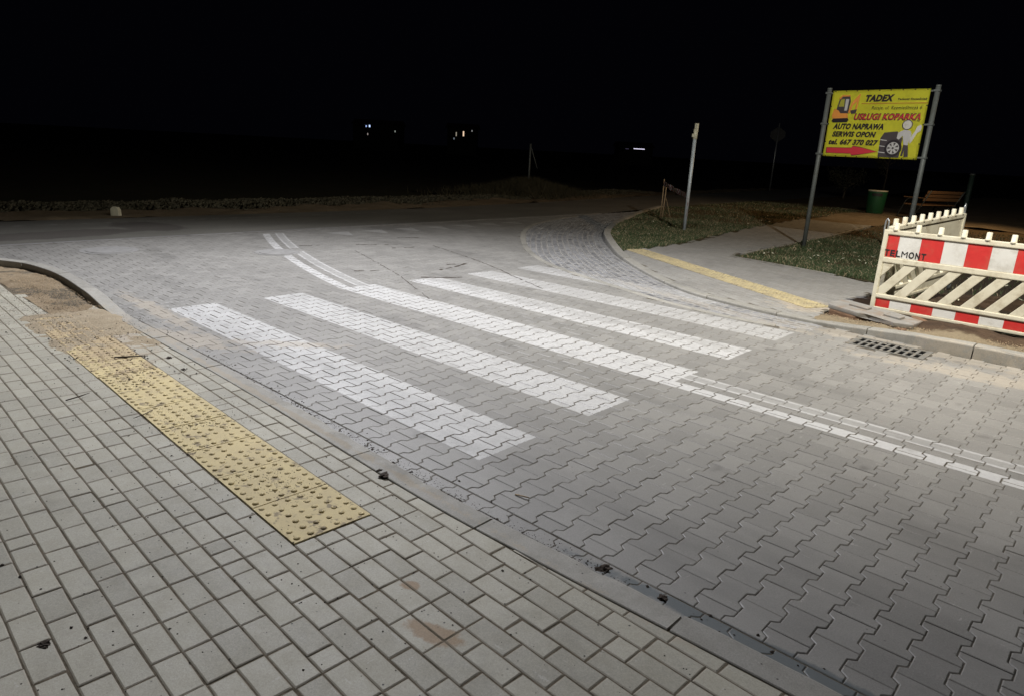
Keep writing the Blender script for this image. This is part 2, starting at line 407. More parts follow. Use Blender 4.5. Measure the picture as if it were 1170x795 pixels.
# ------------------------------------------------------------------ ground and roads
def sheet(name, poly, z, mat, sub=None, amp=0.0, ns=1.0, thick=0.0, label=None):
    bm = bmesh.new()
    if sub:
        xs = [p[0] for p in poly]; ys = [p[1] for p in poly]
        x0, x1, y0, y1 = min(xs), max(xs), min(ys), max(ys); nx = int((x1-x0)/sub)+1; ny = int((y1-y0)/sub)+1
        g = {}
        def V(i, j):
            if (i, j) not in g:
                x = x0+i*sub; y = y0+j*sub
                h = z+amp*(vnoise(x, y, ns, 3)-0.5)*2+amp*0.5*(vnoise(x, y, ns*3.1, 5)-0.5)*2+amp*0.25*(vnoise(x, y, ns*8, 9)-0.5)*2
                g[(i, j)] = bm.verts.new((x, y, h))
            return g[(i, j)]
        for i in range(nx):
            for j in range(ny):
                if inside((x0+(i+.5)*sub, y0+(j+.5)*sub), poly):
                    f = bm.faces.new((V(i, j), V(i+1, j), V(i+1, j+1), V(i, j+1))); f.smooth = True
    else:
        n = len(poly)
        ar = sum(poly[i][0]*poly[(i+1) % n][1]-poly[(i+1) % n][0]*poly[i][1] for i in range(n))
        P = poly if ar > 0 else poly[::-1]
        if thick:
            prism(bm, list(P), z-thick, z)
        else:
            f = bm.faces.new([bm.verts.new((x, y, z)) for x, y in P])
        bmesh.ops.triangulate(bm, faces=[f for f in bm.faces if len(f.verts) > 4])
    o = obj(name, bm, mat); return struct(o, label)

bm = bmesh.new(); q = 1500
f = bm.faces.new([bm.verts.new(p) for p in ((-q, -q, -0.12), (q, -q, -0.12), (q, q, -0.12), (-q, q, -0.12))])
struct(obj('ground', bm, M_fieldsoil))
# sub-base of sand below all stone surfaces
NEAR_ARC = [(-12.6, -6), (-12.2, -2.5), (-11.9, -0.6), (-11.4, 0.7), (-10.8, 1.65), (-10.1, 2.18), (-9.4, 2.34), (-8.67, 2.36), (-7.7, 2.30),
            (-6.76, 2.27), (-4.52, 2.25), (-2.47, 2.165), (-1.57, 2.175), (-0.4, 2.215), (3.0, 2.30), (6, 2.38)]
FAR_KERB = [(6, 7.70), (2.5, 7.70), (-0.97, 7.70), (-1.5, 7.77), (-2.0, 7.82), (-2.5, 7.85), (-3.16, 7.88), (-3.75, 8.0), (-4.30, 8.17), (-5.05, 8.65), (-5.85, 9.30), (-6.62, 9.98),
            (-7.20, 10.60), (-8.18, 11.75), (-8.96, 12.85), (-9.95, 14.62), (-10.98, 16.9), (-11.75, 18.8), (-12.6, 21.2)]
COB_IN = [(-12.05, 16.8), (-11.55, 14.6), (-11.0, 13.0), (-10.24, 11.67), (-9.22, 10.41), (-8.09, 9.27), (-7.10, 8.51), (-6.23, 8.08), (-5.24, 7.74), (-4.19, 7.42), (-3.14, 7.32), (-2.3, 7.5)]
near_s = [tuple(p) for p in smooth_path(NEAR_ARC)]; far_s = [tuple(p) for p in smooth_path(FAR_KERB)]; cob_s = [tuple(p) for p in smooth_path(COB_IN)]
M_edge = (-12.03,)
sheet('paving_bed', [(-12.03, -6)]+near_s[1:]+far_s+[(-12.03, 21.2)], -0.0038, M_joint)
ROADEDGE_FAR = [(-15.4, -60), (-15.3, 0), (-15.0, 5), (-14.9, 12.4), (-15.4, 17.8), (-16.6, 26), (-18.4, 47), (-24, 85), (-60, 200)]
ROADEDGE_NEAR = [(-40, 205), (-14.5, 85), (-13.7, 47), (-13.2, 30), (-12.6, 21.2), (-12.03, 17), (-12.03, -6), (-12.2, -60)]
sheet('asphalt_road', ROADEDGE_FAR+ROADEDGE_NEAR, -0.004, M_asph)
# strip of bare soil beyond the asphalt
sheet('soil_verge', ROADEDGE_FAR[1:7]+[(p[0]-1.6, p[1]) for p in reversed(ROADEDGE_FAR[1:7])], -0.015, M_plaza, sub=0.16, amp=0.055, ns=1.3)
# light flush concrete strip at the edge of asphalt
st = Stones()
for i in range(23):
    y0 = -6+i*1.0
    if y0 > 16.5: break
    st.add([(-12.13, y0), (-12.0, y0), (-12.0, y0+1.0), (-12.13, y0+1.0)], top=0.004)
struct(st.build('edge_strip', M_strip))

# road pavers (double-T interlocking stones)
road_poly = [(-11.99, -6)]+near_s[1:]+[(6, 7.68)]+[p for p in far_s if p[0] > -2.6][1:]+[(-2.35, 7.6)]+cob_s[::-1]+[(-11.99, 16.8)]
e_, w_, a_, s1, s2 = 0.085, 0.0575, 0.1, 0.0600, 0.0400
T = [(-e_, -a_), (e_, -a_), (e_, -s1), (w_, -s2), (w_, s2), (e_, s1), (e_, a_), (-e_, a_), (-e_, s1), (-w_, s2), (-w_, -s2), (-e_, -s1)]
st = Stones(); random.seed(3)
YB = 2.275
nx = int(18/0.1425)
for i in range(nx):
    cx = -12.2+i*0.1425
    if cx > 2.6: break
    for j in range(-44, 76):
        cy = YB+0.1*(i % 2)+0.2*j+0.1
        wob = 0.004*(vnoise(cx, cy, 0.8, 2)-0.5)*2
        poly = [(cx+x+wob, cy+y) for x, y in T]
        if cy-0.1 < YB-0.02 and cx > -8.6:
            # a cut row by the kerb
            low = clip([(cx+x+0.05+wob, cy+y) for x, y in T], 0, -1, YB-0.004)
            if cx > -7.0 and low and cy+0.1 > 2.05 and cy-0.1 < YB: st.add(low, top=-0.001, tilt=0.006)
            poly = clip(poly, 0, 1, -YB)
            if len(poly) < 3: continue
            if inside((cx, max(cy, YB+0.02)), road_poly): st.add(poly)
            continue
        if abs(cx+1.655) < 0.36 and abs(cy-7.43) < 0.22: continue
        if inside((cx, cy), road_poly): st.add(poly)
struct(st.build('road_paving', M_road))

# dark setts between the kerb radius and the road
cob_poly = [p for p in far_s if p[0] <= -2.5]+[(-12.0, 19.0), (-12.0, 16.8)]+cob_s
st = Stones(); random.seed(5)
kp = resample(smooth_path([(x, y) for x, y in FAR_KERB if x <= -2.0], 8), 0.02)
def offs(path, d):
    o = []
    for i, p in enumerate(path):
        t = (path[min(i+1, len(path)-1)]-path[max(i-1, 0)]).normalized(); o.append(p+Vector((-t.y, t.x))*d)
    return o
row = 0; d = 0.02
while d < 2.9:
    h = 0.105; A = offs(kp, d); B = offs(kp, d+h); i = random.randint(0, 4)
    while i < len(A)-9:
        L = random.choice((5, 6, 6, 7)); j = i+L
        if j >= len(A): break
        c = (A[i]+B[j])/2
        if (A[j]-A[i]).dot(kp[j]-kp[i]) > 0 and inside((c.x, c.y), cob_poly):
            jit = lambda p: (p.x+random.uniform(-.004, .004), p.y+random.uniform(-.004, .004))
            st.add([jit(A[i]), jit(B[i]), jit(B[j]), jit(A[j])], top=0.0, inset=0.011, ch=0.006, tilt=0.025, gap=0.0065)
        i = j
    d += h
struct(st.build('cobble_apron', M_sett))
sheet('cobble_bed', cob_poly, -0.0035, M_jointc)
# flush edging between setts and pavers
st = Stones(); ep = resample([Vector(p) for p in cob_s], 0.05)
O1 = offs(ep, -0.055); O2 = offs(ep, 0.055); i = 0
while i+10 < len(ep):
    j = i+10; st.add([tuple(O1[k]) for k in (i, i+5, j)]+[tuple(O2[k]) for k in (j, i+5, i)], top=0.003, tilt=0.001); i = j
struct(st.build('edging_strip', M_kerb))

# kerbs, one metre pieces
def kerb(name, path, width, hfun, side, label=None, piece=1.0, mat=M_kerb):
    P = resample([Vector(p) for p in path], 0.1); n = int(piece/0.1); bm = bmesh.new(); tones = []
    for a in range(0, len(P)-n, n):
        tone = random.random(); g = 0.006
        seg = P[a:a+n+1]; prof = []
        dy = random.uniform(-.003, .003); dz = random.uniform(-.002, .002)
        for i, p in enumerate(seg):
            t = (P[min(a+i+1, len(P)-1)]-P[max(a+i-1, 0)]).normalized(); nrm = Vector((-t.y, t.x))*side
            pp = p.copy()+nrm*dy
            if i == 0: pp += t*g
            if i == n: pp -= t*g
            h = hfun(p)+dz; bv = 0.018
            o = [(0, -0.08), (0.002, h-bv*0.9), (0.006, h-bv*0.35), (bv, h), (width-0.004, h), (width, h-0.004), (width, -0.08)]
            cj = 0.003*(vnoise(pp.x, pp.y, 11, 6)-.5)*2; cj -= 0.010 if random.random() < .05 else 0
            prof.append([bm.verts.new((pp.x+nrm.x*(u-(cj if k_ in (1, 2) else 0)), pp.y+nrm.y*(u-(cj if k_ in (1, 2) else 0)), z+(cj*.6 if k_ in (2, 3) else 0))) for k_, (u, z) in enumerate(o)])
        fs = []
        for A, B in zip(prof, prof[1:]):
            for k in range(len(A)-1):
                fs.append(bm.faces.new((A[k], A[k+1], B[k+1], B[k]) if side < 0 else (A[k], B[k], B[k+1], A[k+1])))
        fs.append(bm.faces.new(prof[0])); fs.append(bm.faces.new(prof[-1][::-1]))
        tones += [tone]*len(fs)
    bmesh.ops.recalc_face_normals(bm, faces=bm.faces)
    me = bpy.data.meshes.new(name); bm.to_mesh(me); bm.free()
    at = me.attributes.new('tone', 'FLOAT', 'FACE'); at.data.foreach_set('value', tones)
    return struct(obj(name, me, mat), label)
def h_near(p):
    t = max(0.0, min(1.0, (-6.9-p.x)/1.0)); return 0.014+0.075*t*t*(3-2*t)
def h_far(p):
    if p.x > -2.6:
        t = max(0.0, min(1.0, (p.x+2.6)/1.6)); return 0.035+0.09*t*t*(3-2*t)
    t = max(0.0, min(1.0, (-5.9-p.x)/2.0)); return 0.035+0.055*t
kerb('near_kerb', [(x, y) for x, y in near_s][::-1], 0.135, h_near, +1)
kerb('far_kerb', far_s, 0.15, h_far, -1)
# second mossy edging on the road side of the raised near kerb
# ------------------------------------------------------------------ near pavement bricks
ANG = -0.038; ox, oy = -2.43, 1.352
def BT(p, q): return (ox+p*cos(ANG)-q*sin(ANG), oy+p*sin(ANG)+q*cos(ANG))
inner = offs([Vector(p) for p in near_s], -0.137)
inner = [tuple(p) for p in inner]
near_pave_poly = [(-12.4, -6)]+inner[1:]+[(6, -6)]
kerb_in = [Vector(p) for p in inner]
def kerb_y(x):
    for a, b in zip(kerb_in, kerb_in[1:]):
        if a.x <= x <= b.x and b.x > a.x: return a.y+(b.y-a.y)*(x-a.x)/(b.x-a.x)
    return 2.0
SOIL = [(-7.28, 1.72), (-7.42, 2.10), (-12, 2.6), (-12, 1.76)]
st = Stones(); random.seed(11)
for r in range(-48, 8):
    q0 = r*0.1; off = 0.1*(r % 2)+random.uniform(-.006, .006)+0.05*((r//7) % 2)
    p = -8.6+off; 
    while p < 4.6:
        L = 0.2 if random.random() > 0.05 else 0.1
        a, b = p, p+L; p += L
        mid = BT((a+b)/2, q0+0.05)
        if mid[1] < -3.0: continue
        if q0 > -0.01 and q0 < 0.39 and -4.9 < a and b <= 0.02: continue      # tactile strip
        if q0 > -0.01 and q0 < 0.39 and a < 0.0 < b: a = 0.0
        if q0 > -0.01 and q0 < 0.39 and b < 0.01 and a > -4.9: continue
        if inside(mid, SOIL): continue
        if mid[0] < -11.2: continue
        j_ = lambda: random.uniform(-0.0012, 0.0012)
        poly = [BT(a+j_(), q0+j_()), BT((a+b)/2, q0+j_()*.7), BT(b+j_(), q0+j_()), BT(b+j_(), q0+0.1+j_()), BT((a+b)/2, q0+0.1+j_()*.7), BT(a+j_(), q0+0.1+j_())]
        ky = kerb_y(mid[0])
        if q0 > 0.3:
            sl = (kerb_y(mid[0]+0.3)-kerb_y(mid[0]-0.3))/0.6
            poly = clip(poly, sl, -1, ky-sl*mid[0])
        if mid[1] > ky+0.05 or not poly: continue
        st.add(poly, top=0.010, inset=0.0050, ch=0.0026, tilt=0.007, gap=0.0028)
struct(st.build('near_pavement', M_brick))
sheet('pavement_bed', [(-12.3, -6)]+[(x, y+0.02) for x, y in inner[1:]]+[(6, -6)], 0.0070, M_jointp)

# tactile paving near
def dome(bm, x, y, z, r, h, seg=10):
    top = []; rings = []
    for k, (rr, hh) in enumerate(((1, 0), (0.86, 0.55), (0.55, 0.92))):
        rings.append([bm.verts.new((x+r*rr*cos(2*pi*i/seg), y+r*rr*sin(2*pi*i/seg), z+h*hh)) for i in range(seg)])
    for A, B in zip(rings, rings[1:]):
        for i in range(seg):
            f = bm.faces.new((A[i], A[(i+1) % seg], B[(i+1) % seg], B[i])); f.smooth = True
    f = bm.faces.new(rings[-1]); f.smooth = True
def tactile(name, org, ang, n, z, size=0.4, nd=6, label=None):
    bm = bmesh.new(); R = Matrix.Rotation(ang, 4, 'Z')
    for k in range(n):
        tb = bmesh.new(); g = 0.0028; c = random.uniform(-.0015, .0015)
        box(tb, (-(k+0.5)*size, size/2, -0.02), (size-2*g, size-2*g, 0.04), bevel=0.004)
        for i in range(nd):
            for j in range(nd):
                if random.random() < 0.03: continue
                dome(tb, -(k*size)-(i+0.5)*size/nd, (j+0.5)*size/nd, -0.0002, 0.0165*random.uniform(.85, 1.05), 0.0085*random.uniform(.7, 1.1))
        bmesh.ops.transform(tb, matrix=Matrix.Translation((org[0], org[1], z+c)) @ R @ Matrix.Rotation(random.uniform(-.002, .002), 4, 'Z'), verts=tb.verts)
        me = bpy.data.meshes.new('tmp'); tb.to_mesh(me); tb.free(); bm.from_mesh(me); bpy.data.meshes.remove(me)
    return struct(obj(name, bm, M_yel), label)
tactile('near_tactile_paving', BT(0, 0), ANG, 12, 0.014)

# sand washed over the far half of the tactile strip
def spill():
    bm = bmesh.new(); g = {}; sub = 0.022; nx, ny = int(2.3/sub), int(0.85/sub)
    for i in range(nx+1):
        for j in range(ny+1):
            p = -4.95+i*sub; q_ = -0.12+j*sub; x, y = BT(p, q_)
            k = max(0, 1-max(0, p+3.9)/1.2)*min(1, (p+5.1)/0.2)
            e = min(1, (q_+0.12)/0.12, (0.73-q_)/0.12)
            n = vnoise(x, y, 4, 21)*.5+vnoise(x, y, 13, 22)*.3+vnoise(x, y, 40, 23)*.2
            g[(i, j)] = bm.verts.new((x, y, 0.002+0.029*k*max(0, e)*n))
    for i in range(nx):
        for j in range(ny):
            f = bm.faces.new((g[(i, j)], g[(i+1, j)], g[(i+1, j+1)], g[(i, j+1)])); f.smooth = True
    o = obj('sand_spill', bm, M_spill); o['kind'] = 'stuff'; o['category'] = 'sand'; o['label'] = 'tan sand washed over the far half of the yellow tactile strip'
spill()
# soil patch on the near side, left
sheet('near_soil_patch', [(-7.3, 1.73), (-7.25, 2.08), (-8.7, 2.2), (-9.5, 2.2), (-10.3, 2.0), (-11.0, 1.76), (-9, 1.72)], 0.013, M_sandy, sub=0.03, amp=0.010, ns=3.0)

# ------------------------------------------------------------------ far pavement, path and lawns
fin_ = offs([Vector(p) for p in far_s], 0.0)
FP = [tuple(p) for p in offs([Vector(p) for p in far_s if -7.3 <= p[0] <= -2.6], -0.145)]
far_pave = FP+[(-6.86, 10.23), (-6.89, 12.64), (-7.67, 17.66), (-8.2, 22.5), (-6.2, 22.5), (-5.85, 18.05), (-5.63, 13.94), (-5.57, 11.91), (-5.38, 11.83), (-4.35, 11.62), (-2.7, 11.25), (-2.62, 8.0)]
st = Stones(); random.seed(21); fa = -0.52
cxr, cyr = cos(fa), sin(fa)
for i in range(-120, 160):
    for j in range(-150, 260):
        u = i*0.2+0.1*(j % 2); v = j*0.1
        x = -5+u*cxr-v*cyr; y = 11+u*cyr+v*cxr
        if not (-9 < x < -2.4 and 7.8 < y < 22.6): continue
        c = (x+0.1*cxr-0.05*cyr, y+0.1*cyr+0.05*cxr)
        if not inside(c, far_pave): continue
        st.add([(x, y), (x+.2*cxr, y+.2*cyr), (x+.2*cxr-.1*cyr, y+.2*cyr+.1*cxr), (x-.1*cyr, y+.1*cxr)], top=0.036, inset=0.005, ch=0.003, tilt=0.003, gap=0.0018)
struct(st.build('far_pavement', M_farpav))
sheet('far_pavement_bed', far_pave, 0.030, M_joint, thick=0.08)
# thin edging boards along the path
def edging(name, pts, h=0.05, w=0.06):
    P = resample(smooth_path(pts, 4), 0.25); st = Stones()
    A = offs(P, 0); B = offs(P, w)
    for i in range(0, len(P)-4, 4):
        st.add([tuple(A[k]) for k in range(i, i+5)]+[tuple(B[k]) for k in range(i+4, i-1, -1)], top=h, depth=0.1, tilt=0.0, gap=0.002)
    return struct(st.build(name, M_kerb))
edging('path_edging', [(-6.20, 22.5), (-5.82, 18.05), (-5.60, 13.94), (-5.55, 11.93)], 0.046)
edging('lawn_edging', [(-5.50, 11.87), (-4.35, 11.66), (-2.7, 11.30)], 0.044)
# far tactile strip lies in the pavement
tang = math.atan2(8.42-10.72, -2.72+6.86)
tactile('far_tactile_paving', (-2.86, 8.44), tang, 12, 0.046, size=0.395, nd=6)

def lawn_mat():
    t = NT('lawn_soil'); P, X, Y, Z = t.pos()
    a = t.noise(1.2, 4, 0.6); b = t.noise(25, 5, 0.75)
    c = t.mix(t.step(a, 0.4, 0.6), (0.045, 0.055, 0.022), (0.075, 0.06, 0.03)); c = t.mulc(c, t.range(b, 0.4, 1.5))
    c = t.mix(t.step(X, -2.5, -2.0), c, t.mulc((0.05, 0.038, 0.026), t.range(b, 0.4, 1.5)))
    far = t.step(Y, 15.0, 19.0); c = t.mix(t.mul(far, 0.8), c, t.mulc((0.11, 0.075, 0.04), t.range(b, 0.5, 1.5)))
    t.bump(b, 1.0, 0.03); return t.set(c, 0.95, 0.2)
M_lawn = lawn_mat()
lawn_l = [tuple(p) for p in offs([Vector(p) for p in far_s if p[0] < -7.0], -0.14)]+[(-13.0, 30), (-13.5, 47), (-8.5, 47), (-8.3, 24.5), (-7.69, 17.66), (-6.91, 12.64), (-6.88, 10.3)]
sheet('left_lawn', [(x+(0.09 if x > -8.6 and y > 10.25 and y < 30 else 0), y) for x, y in lawn_l], 0.028, M_lawn, sub=0.07, amp=0.016, ns=1.3)
lawn_r = [(-5.5, 11.93), (-4.35, 11.74), (-2.3, 11.30), (-2.3, 10.2), (7, 10.4), (7, 26), (-6.2, 26), (-5.78, 18.05), (-5.55, 13.94)]
sheet('right_lawn', lawn_r, 0.028, M_lawn, sub=0.09, amp=0.02, ns=1.3)
sheet('trodden_path', [(-8.5, 22.4), (-6.1, 22.4), (-5.6, 25.5), (3, 26), (8, 30), (8, 60), (-9.2, 60), (-8.6, 35), (-8.5, 24)], 0.04, M_plaza, sub=0.25, amp=0.03, ns=0.8)
# excavated soil behind the kerb, right
def dug():
    bm = bmesh.new(); g = {}; sub = 0.04
    for i in range(int(8.6/sub)):
        for j in range(int(3.4/sub)):
            x = -2.6+i*sub; y = 7.93+j*sub
            for a, b in ((0, 0), (1, 0), (1, 1), (0, 1)):
                k = (i+a, j+b)
                if k in g: continue
                X, Y = -2.6+k[0]*sub, 7.93+k[1]*sub
                n = vnoise(X, Y, 2.2, 1)-.5+0.5*(vnoise(X, Y, 6, 2)-.5)+0.3*(vnoise(X, Y, 17, 4)-.5)
                trench = math.exp(-((Y-9.7)/0.5)**2)*(1 if X > -1.6 else max(0, (X+2.2)/0.6))
                rim = math.exp(-((Y-8.45)/0.22)**2)
                h = 0.035+0.07*n-0.45*trench+0.02*rim+min(0.06, max(0, (X+2.6)*0.05))
                if Y < 8.0: h = min(h, 0.08)
                g[k] = bm.verts.new((X, Y, h))
            f = bm.faces.new([g[(i, j)], g[(i+1, j)], g[(i+1, j+1)], g[(i, j+1)]]); f.smooth = True
    t = NT('dug_soil'); P, X, Y, Z = t.pos()
    a = t.noise(4, 6, 0.7); b = t.noise(35, 5, 0.8)
    c = t.mix(t.step(a, 0.35, 0.65), (0.085, 0.055, 0.034), (0.05, 0.032, 0.020))
    s = t.step(t.add(t.sub(8.27, Y), t.mul(t.sub(t.noise(4, 5, 0.7), 0.5), 0.6)), -0.05, 0.12)
    c = t.mix(s, c, (0.23, 0.185, 0.12)); c = t.mulc(c, t.range(b, 0.5, 1.5))
    t.bump(t.add(a, b), 0.9, 0.02); t.set(c, 0.95, 0.2)
    return struct(obj('dug_soil', bm, t.m))
dug()

# grass: one mass of blades
def blade_mat(name, c1, c2, c3):
    t = NT(name); at = t.n('ShaderNodeAttribute', attribute_name='tone').outputs['Fac']
    c = t.mix(t.step(at, 0.3, 0.8), c1, c2); c = t.mix(t.step(at, 0.70, 0.86), c, c3)
    return t.set(c, 0.65, 0.3)
M_blade = blade_mat('grass_blades', (0.042, 0.068, 0.026), (0.095, 0.115, 0.055), (0.27, 0.225, 0.14))
def grass(name, poly, n, dens, base, hmin, hmax, wid, mat, label, cat='grass', height=None):
    xs = [p[0] for p in poly]; ys = [p[1] for p in poly]; V = []; F = []; A = []; k = 0; tries = 0
    while k < n and tries < n*12:
        tries += 1
        x = random.uniform(min(xs), max(xs)); y = min(ys)+(max(ys)-min(ys))*random.random()**1.7
        if random.random() > dens(x, y) or not inside((x, y), poly): continue
        h = random.uniform(hmin, hmax)*(0.6+0.8*vnoise(x, y, 1.5, 8)); a = random.uniform(0, 2*pi); w = wid*random.uniform(.6, 1.3)
        lx, ly = random.gauss(0, h*0.5), random.gauss(0, h*0.5)
        z = base+0.03*(vnoise(x, y, 1.3, 3)-0.5)*2 if height is None else height(x, y)
        b = len(V)
        V += [(x-w*cos(a), y-w*sin(a), z-0.03), (x+w*cos(a), y+w*sin(a), z-0.03), (x+lx*.4, y+ly*.4, z+h*.6), (x+lx, y+ly, z+h)]
        F += [(b, b+1, b+2), (b+1, b+3, b+2)]; t = random.random(); t = min(1, t+0.25*(vnoise(x, y, 0.7, 6)-.4)); A += [t, t]; k += 1
    me = bpy.data.meshes.new(name); me.from_pydata(V, [], F); at = me.attributes.new('tone', 'FLOAT', 'FACE'); at.data.foreach_set('value', A)
    o = obj(name, me, mat); tag(o, label, cat, kind='stuff'); return o
random.seed(31)
def dl(x, y): return max(0.04, (1.0 if y < 15.5 else 0.5 if y < 18 else 0.16)*(0.1+1.1*vnoise(x, y, 1.3, 12)))
gl = [tuple(p) for p in offs([Vector(p) for p in far_s if p[0] < -7.0], -0.17)]+[(-12.8, 30), (-8.4, 30), (-8.2, 24.5), (-7.72, 17.66), (-6.94, 12.64), (-6.93, 10.5)]
grass('short_grass', gl, 50000, dl, 0.030, 0.02, 0.06, 0.007, M_blade, 'short patchy green grass on the rounded corner lawn')
gr = [(-5.45, 12.0), (-4.35, 11.80), (-2.35, 11.36), (-2.3, 10.4), (6, 10.6), (6, 24), (-6.1, 24), (-5.70, 18.05), (-5.48, 13.94)]
def dr(x, y): return max(0.05, (0.9 if y < 17 else 0.45 if y < 20 else 0.15)*(0.0+1.0*vnoise(x, y, 1.3, 17)))*(1 if x < -2.2 else 0.04)
grass('sparse_grass', gr, 34000, dr, 0.030, 0.02, 0.06, 0.007, M_blade, 'dark patchy grass under the yellow signboard')

# ------------------------------------------------------------------ materials for things
M_galv = simple('galvanised_steel', (0.42, 0.44, 0.44), 0.42, 0.75, 0.2, 30, 0.1, dirt=(0.14, 0.13, 0.11), dscale=9, damt=0.45)
M_galv_dull = simple('dull_grey_paint', (0.13, 0.145, 0.14), 0.55, 0.15, 0.25, 25, 0.1, dirt=(0.09, 0.085, 0.07), dscale=9, damt=0.5)
M_pole = simple('pale_blue_grey_pipe', (0.50, 0.56, 0.60), 0.45, 0.15, 0.15, 30, 0.1, dirt=(0.2, 0.2, 0.19), dscale=7, damt=0.4)
M_sleeve = simple('cream_sleeve', (0.62, 0.60, 0.46), 0.6, 0, 0.2, 30, 0.1, dirt=(0.3, 0.28, 0.2), damt=0.5)
M_plastic = simple('cream_white_plastic', (0.62, 0.58, 0.45), 0.5, 0, 0.14, 14, 0.1, dirt=(0.33, 0.27, 0.17), dscale=6, damt=0.75)
M_white = simple('white_reflective_film', (0.62, 0.61, 0.57), 0.45, 0, 0.1, 18, 0.05, dirt=(0.36, 0.33, 0.27), dscale=7, damt=0.6)
M_red = simple('red_reflective_film', (0.52, 0.03, 0.027), 0.42, 0, 0.18, 18, 0.05, dirt=(0.38, 0.11, 0.07), dscale=7, damt=0.45)
M_black = simple('black_stencil_paint', (0.015, 0.014, 0.014), 0.6, 0, 0.2, 20)
M_rubber = simple('dusty_grey_rubber', (0.22, 0.21, 0.19), 0.85, 0, 0.3, 12, 0.5, dirt=(0.20, 0.125, 0.07), dscale=5, damt=0.9)
M_mud = simple('caked_brown_mud', (0.17, 0.10, 0.058), 0.9, 0, 0.35, 20, 0.8, dirt=(0.09, 0.05, 0.03), dscale=8, damt=0.7)
M_iron = simple('dusty_cast_iron', (0.17, 0.165, 0.15), 0.7, 0.3, 0.25, 25, 0.4, dirt=(0.24, 0.20, 0.14), dscale=10, damt=0.7)
M_pitshade = simple('painted_pit_shade', (0.006, 0.006, 0.006), 1.0, 0, spec=0.0)  # black colour stands in for the deep shade between the drain bars
M_manh = simple('dusty_manhole_concrete', (0.235, 0.23, 0.22), 0.7, 0, 0.25, 14, 0.4, dirt=(0.17, 0.165, 0.155), damt=0.6)
M_conc = simple('pale_concrete', (0.33, 0.32, 0.29), 0.8, 0, 0.2, 14, 0.4, dirt=(0.22, 0.2, 0.16), damt=0.5)
M_green = simple('dark_green_paint', (0.010, 0.085, 0.032), 0.5, 0.0, 0.2, 10, 0.1, dirt=(0.03, 0.06, 0.03), damt=0.5)
M_woodslat = simple('varnished_bench_wood', (0.24, 0.135, 0.065), 0.5, 0, 0.3, 14, 0.2, dirt=(0.2, 0.1, 0.04), damt=0.5)
M_darkmetal = simple('dark_bench_metal', (0.07, 0.08, 0.075), 0.5, 0.4, 0.2, 20)
M_greenrope = simple('dark_green_textured_post', (0.03, 0.06, 0.045), 0.6, 0.1, 0.5, 26, 0.8, dirt=(0.09, 0.11, 0.10), dscale=14, damt=0.7)
M_wood = simple('weathered_stake_wood', (0.30, 0.22, 0.13), 0.8, 0, 0.3, 20, 0.4)
M_yelboard = simple('yellow_banner_vinyl', (0.95, 0.95, 0.07), 0.5, 0, 0.05, 6, 0.35, dirt=(0.55, 0.52, 0.05), dscale=3, damt=0.4)
M_ink = simple('black_banner_ink', (0.02, 0.015, 0.02), 0.5, 0, 0.1)
M_redink = simple('red_banner_ink', (0.60, 0.035, 0.055), 0.5, 0, 0.1)
M_orangeink = simple('orange_banner_ink', (0.75, 0.30, 0.06), 0.5, 0, 0.15)
M_brownink = simple('brown_banner_ink', (0.55, 0.24, 0.04), 0.5, 0, 0.1)
M_greyink = simple('grey_banner_ink', (0.50, 0.50, 0.50), 0.5, 0, 0.15)
M_darkink = simple('charcoal_banner_ink', (0.06, 0.05, 0.055), 0.5, 0, 0.2)
M_limeink = simple('halo_banner_ink', (0.38, 0.37, 0.05), 0.5, 0, 0.15)
M_bush = simple('dry_leaves', (0.045, 0.04, 0.02), 0.8, 0, 0.5, 3)
M_hedge = simple('low_verge_leaves', (0.075, 0.068, 0.042), 0.8, 0, 0.6, 2)
M_bark = simple('dark_bark', (0.10, 0.075, 0.05), 0.9, 0, 0.4, 8, 0.6)
M_wall = simple('dark_render', (0.06, 0.058, 0.055), 0.9, 0, 0.1)
M_roof = simple('roof_tiles', (0.10, 0.05, 0.04), 0.8, 0, 0.2)
M_clod = simple('dark_clod', (0.045, 0.033, 0.024), 0.95, 0, 0.5, 40, 1.0)
M_tapewhite = simple('white_tape', (0.86, 0.84, 0.82), 0.4, 0, 0.05)
M_tapered = simple('red_tape', (0.6, 0.05, 0.05), 0.4, 0, 0.05)
def emit(name, col, s):
    t = NT(name); t.set((0.02, 0.02, 0.02), 0.4); t.b.inputs['Emission Color'].default_value = (*col, 1); t.b.inputs['Emission Strength'].default_value = s; return t.m

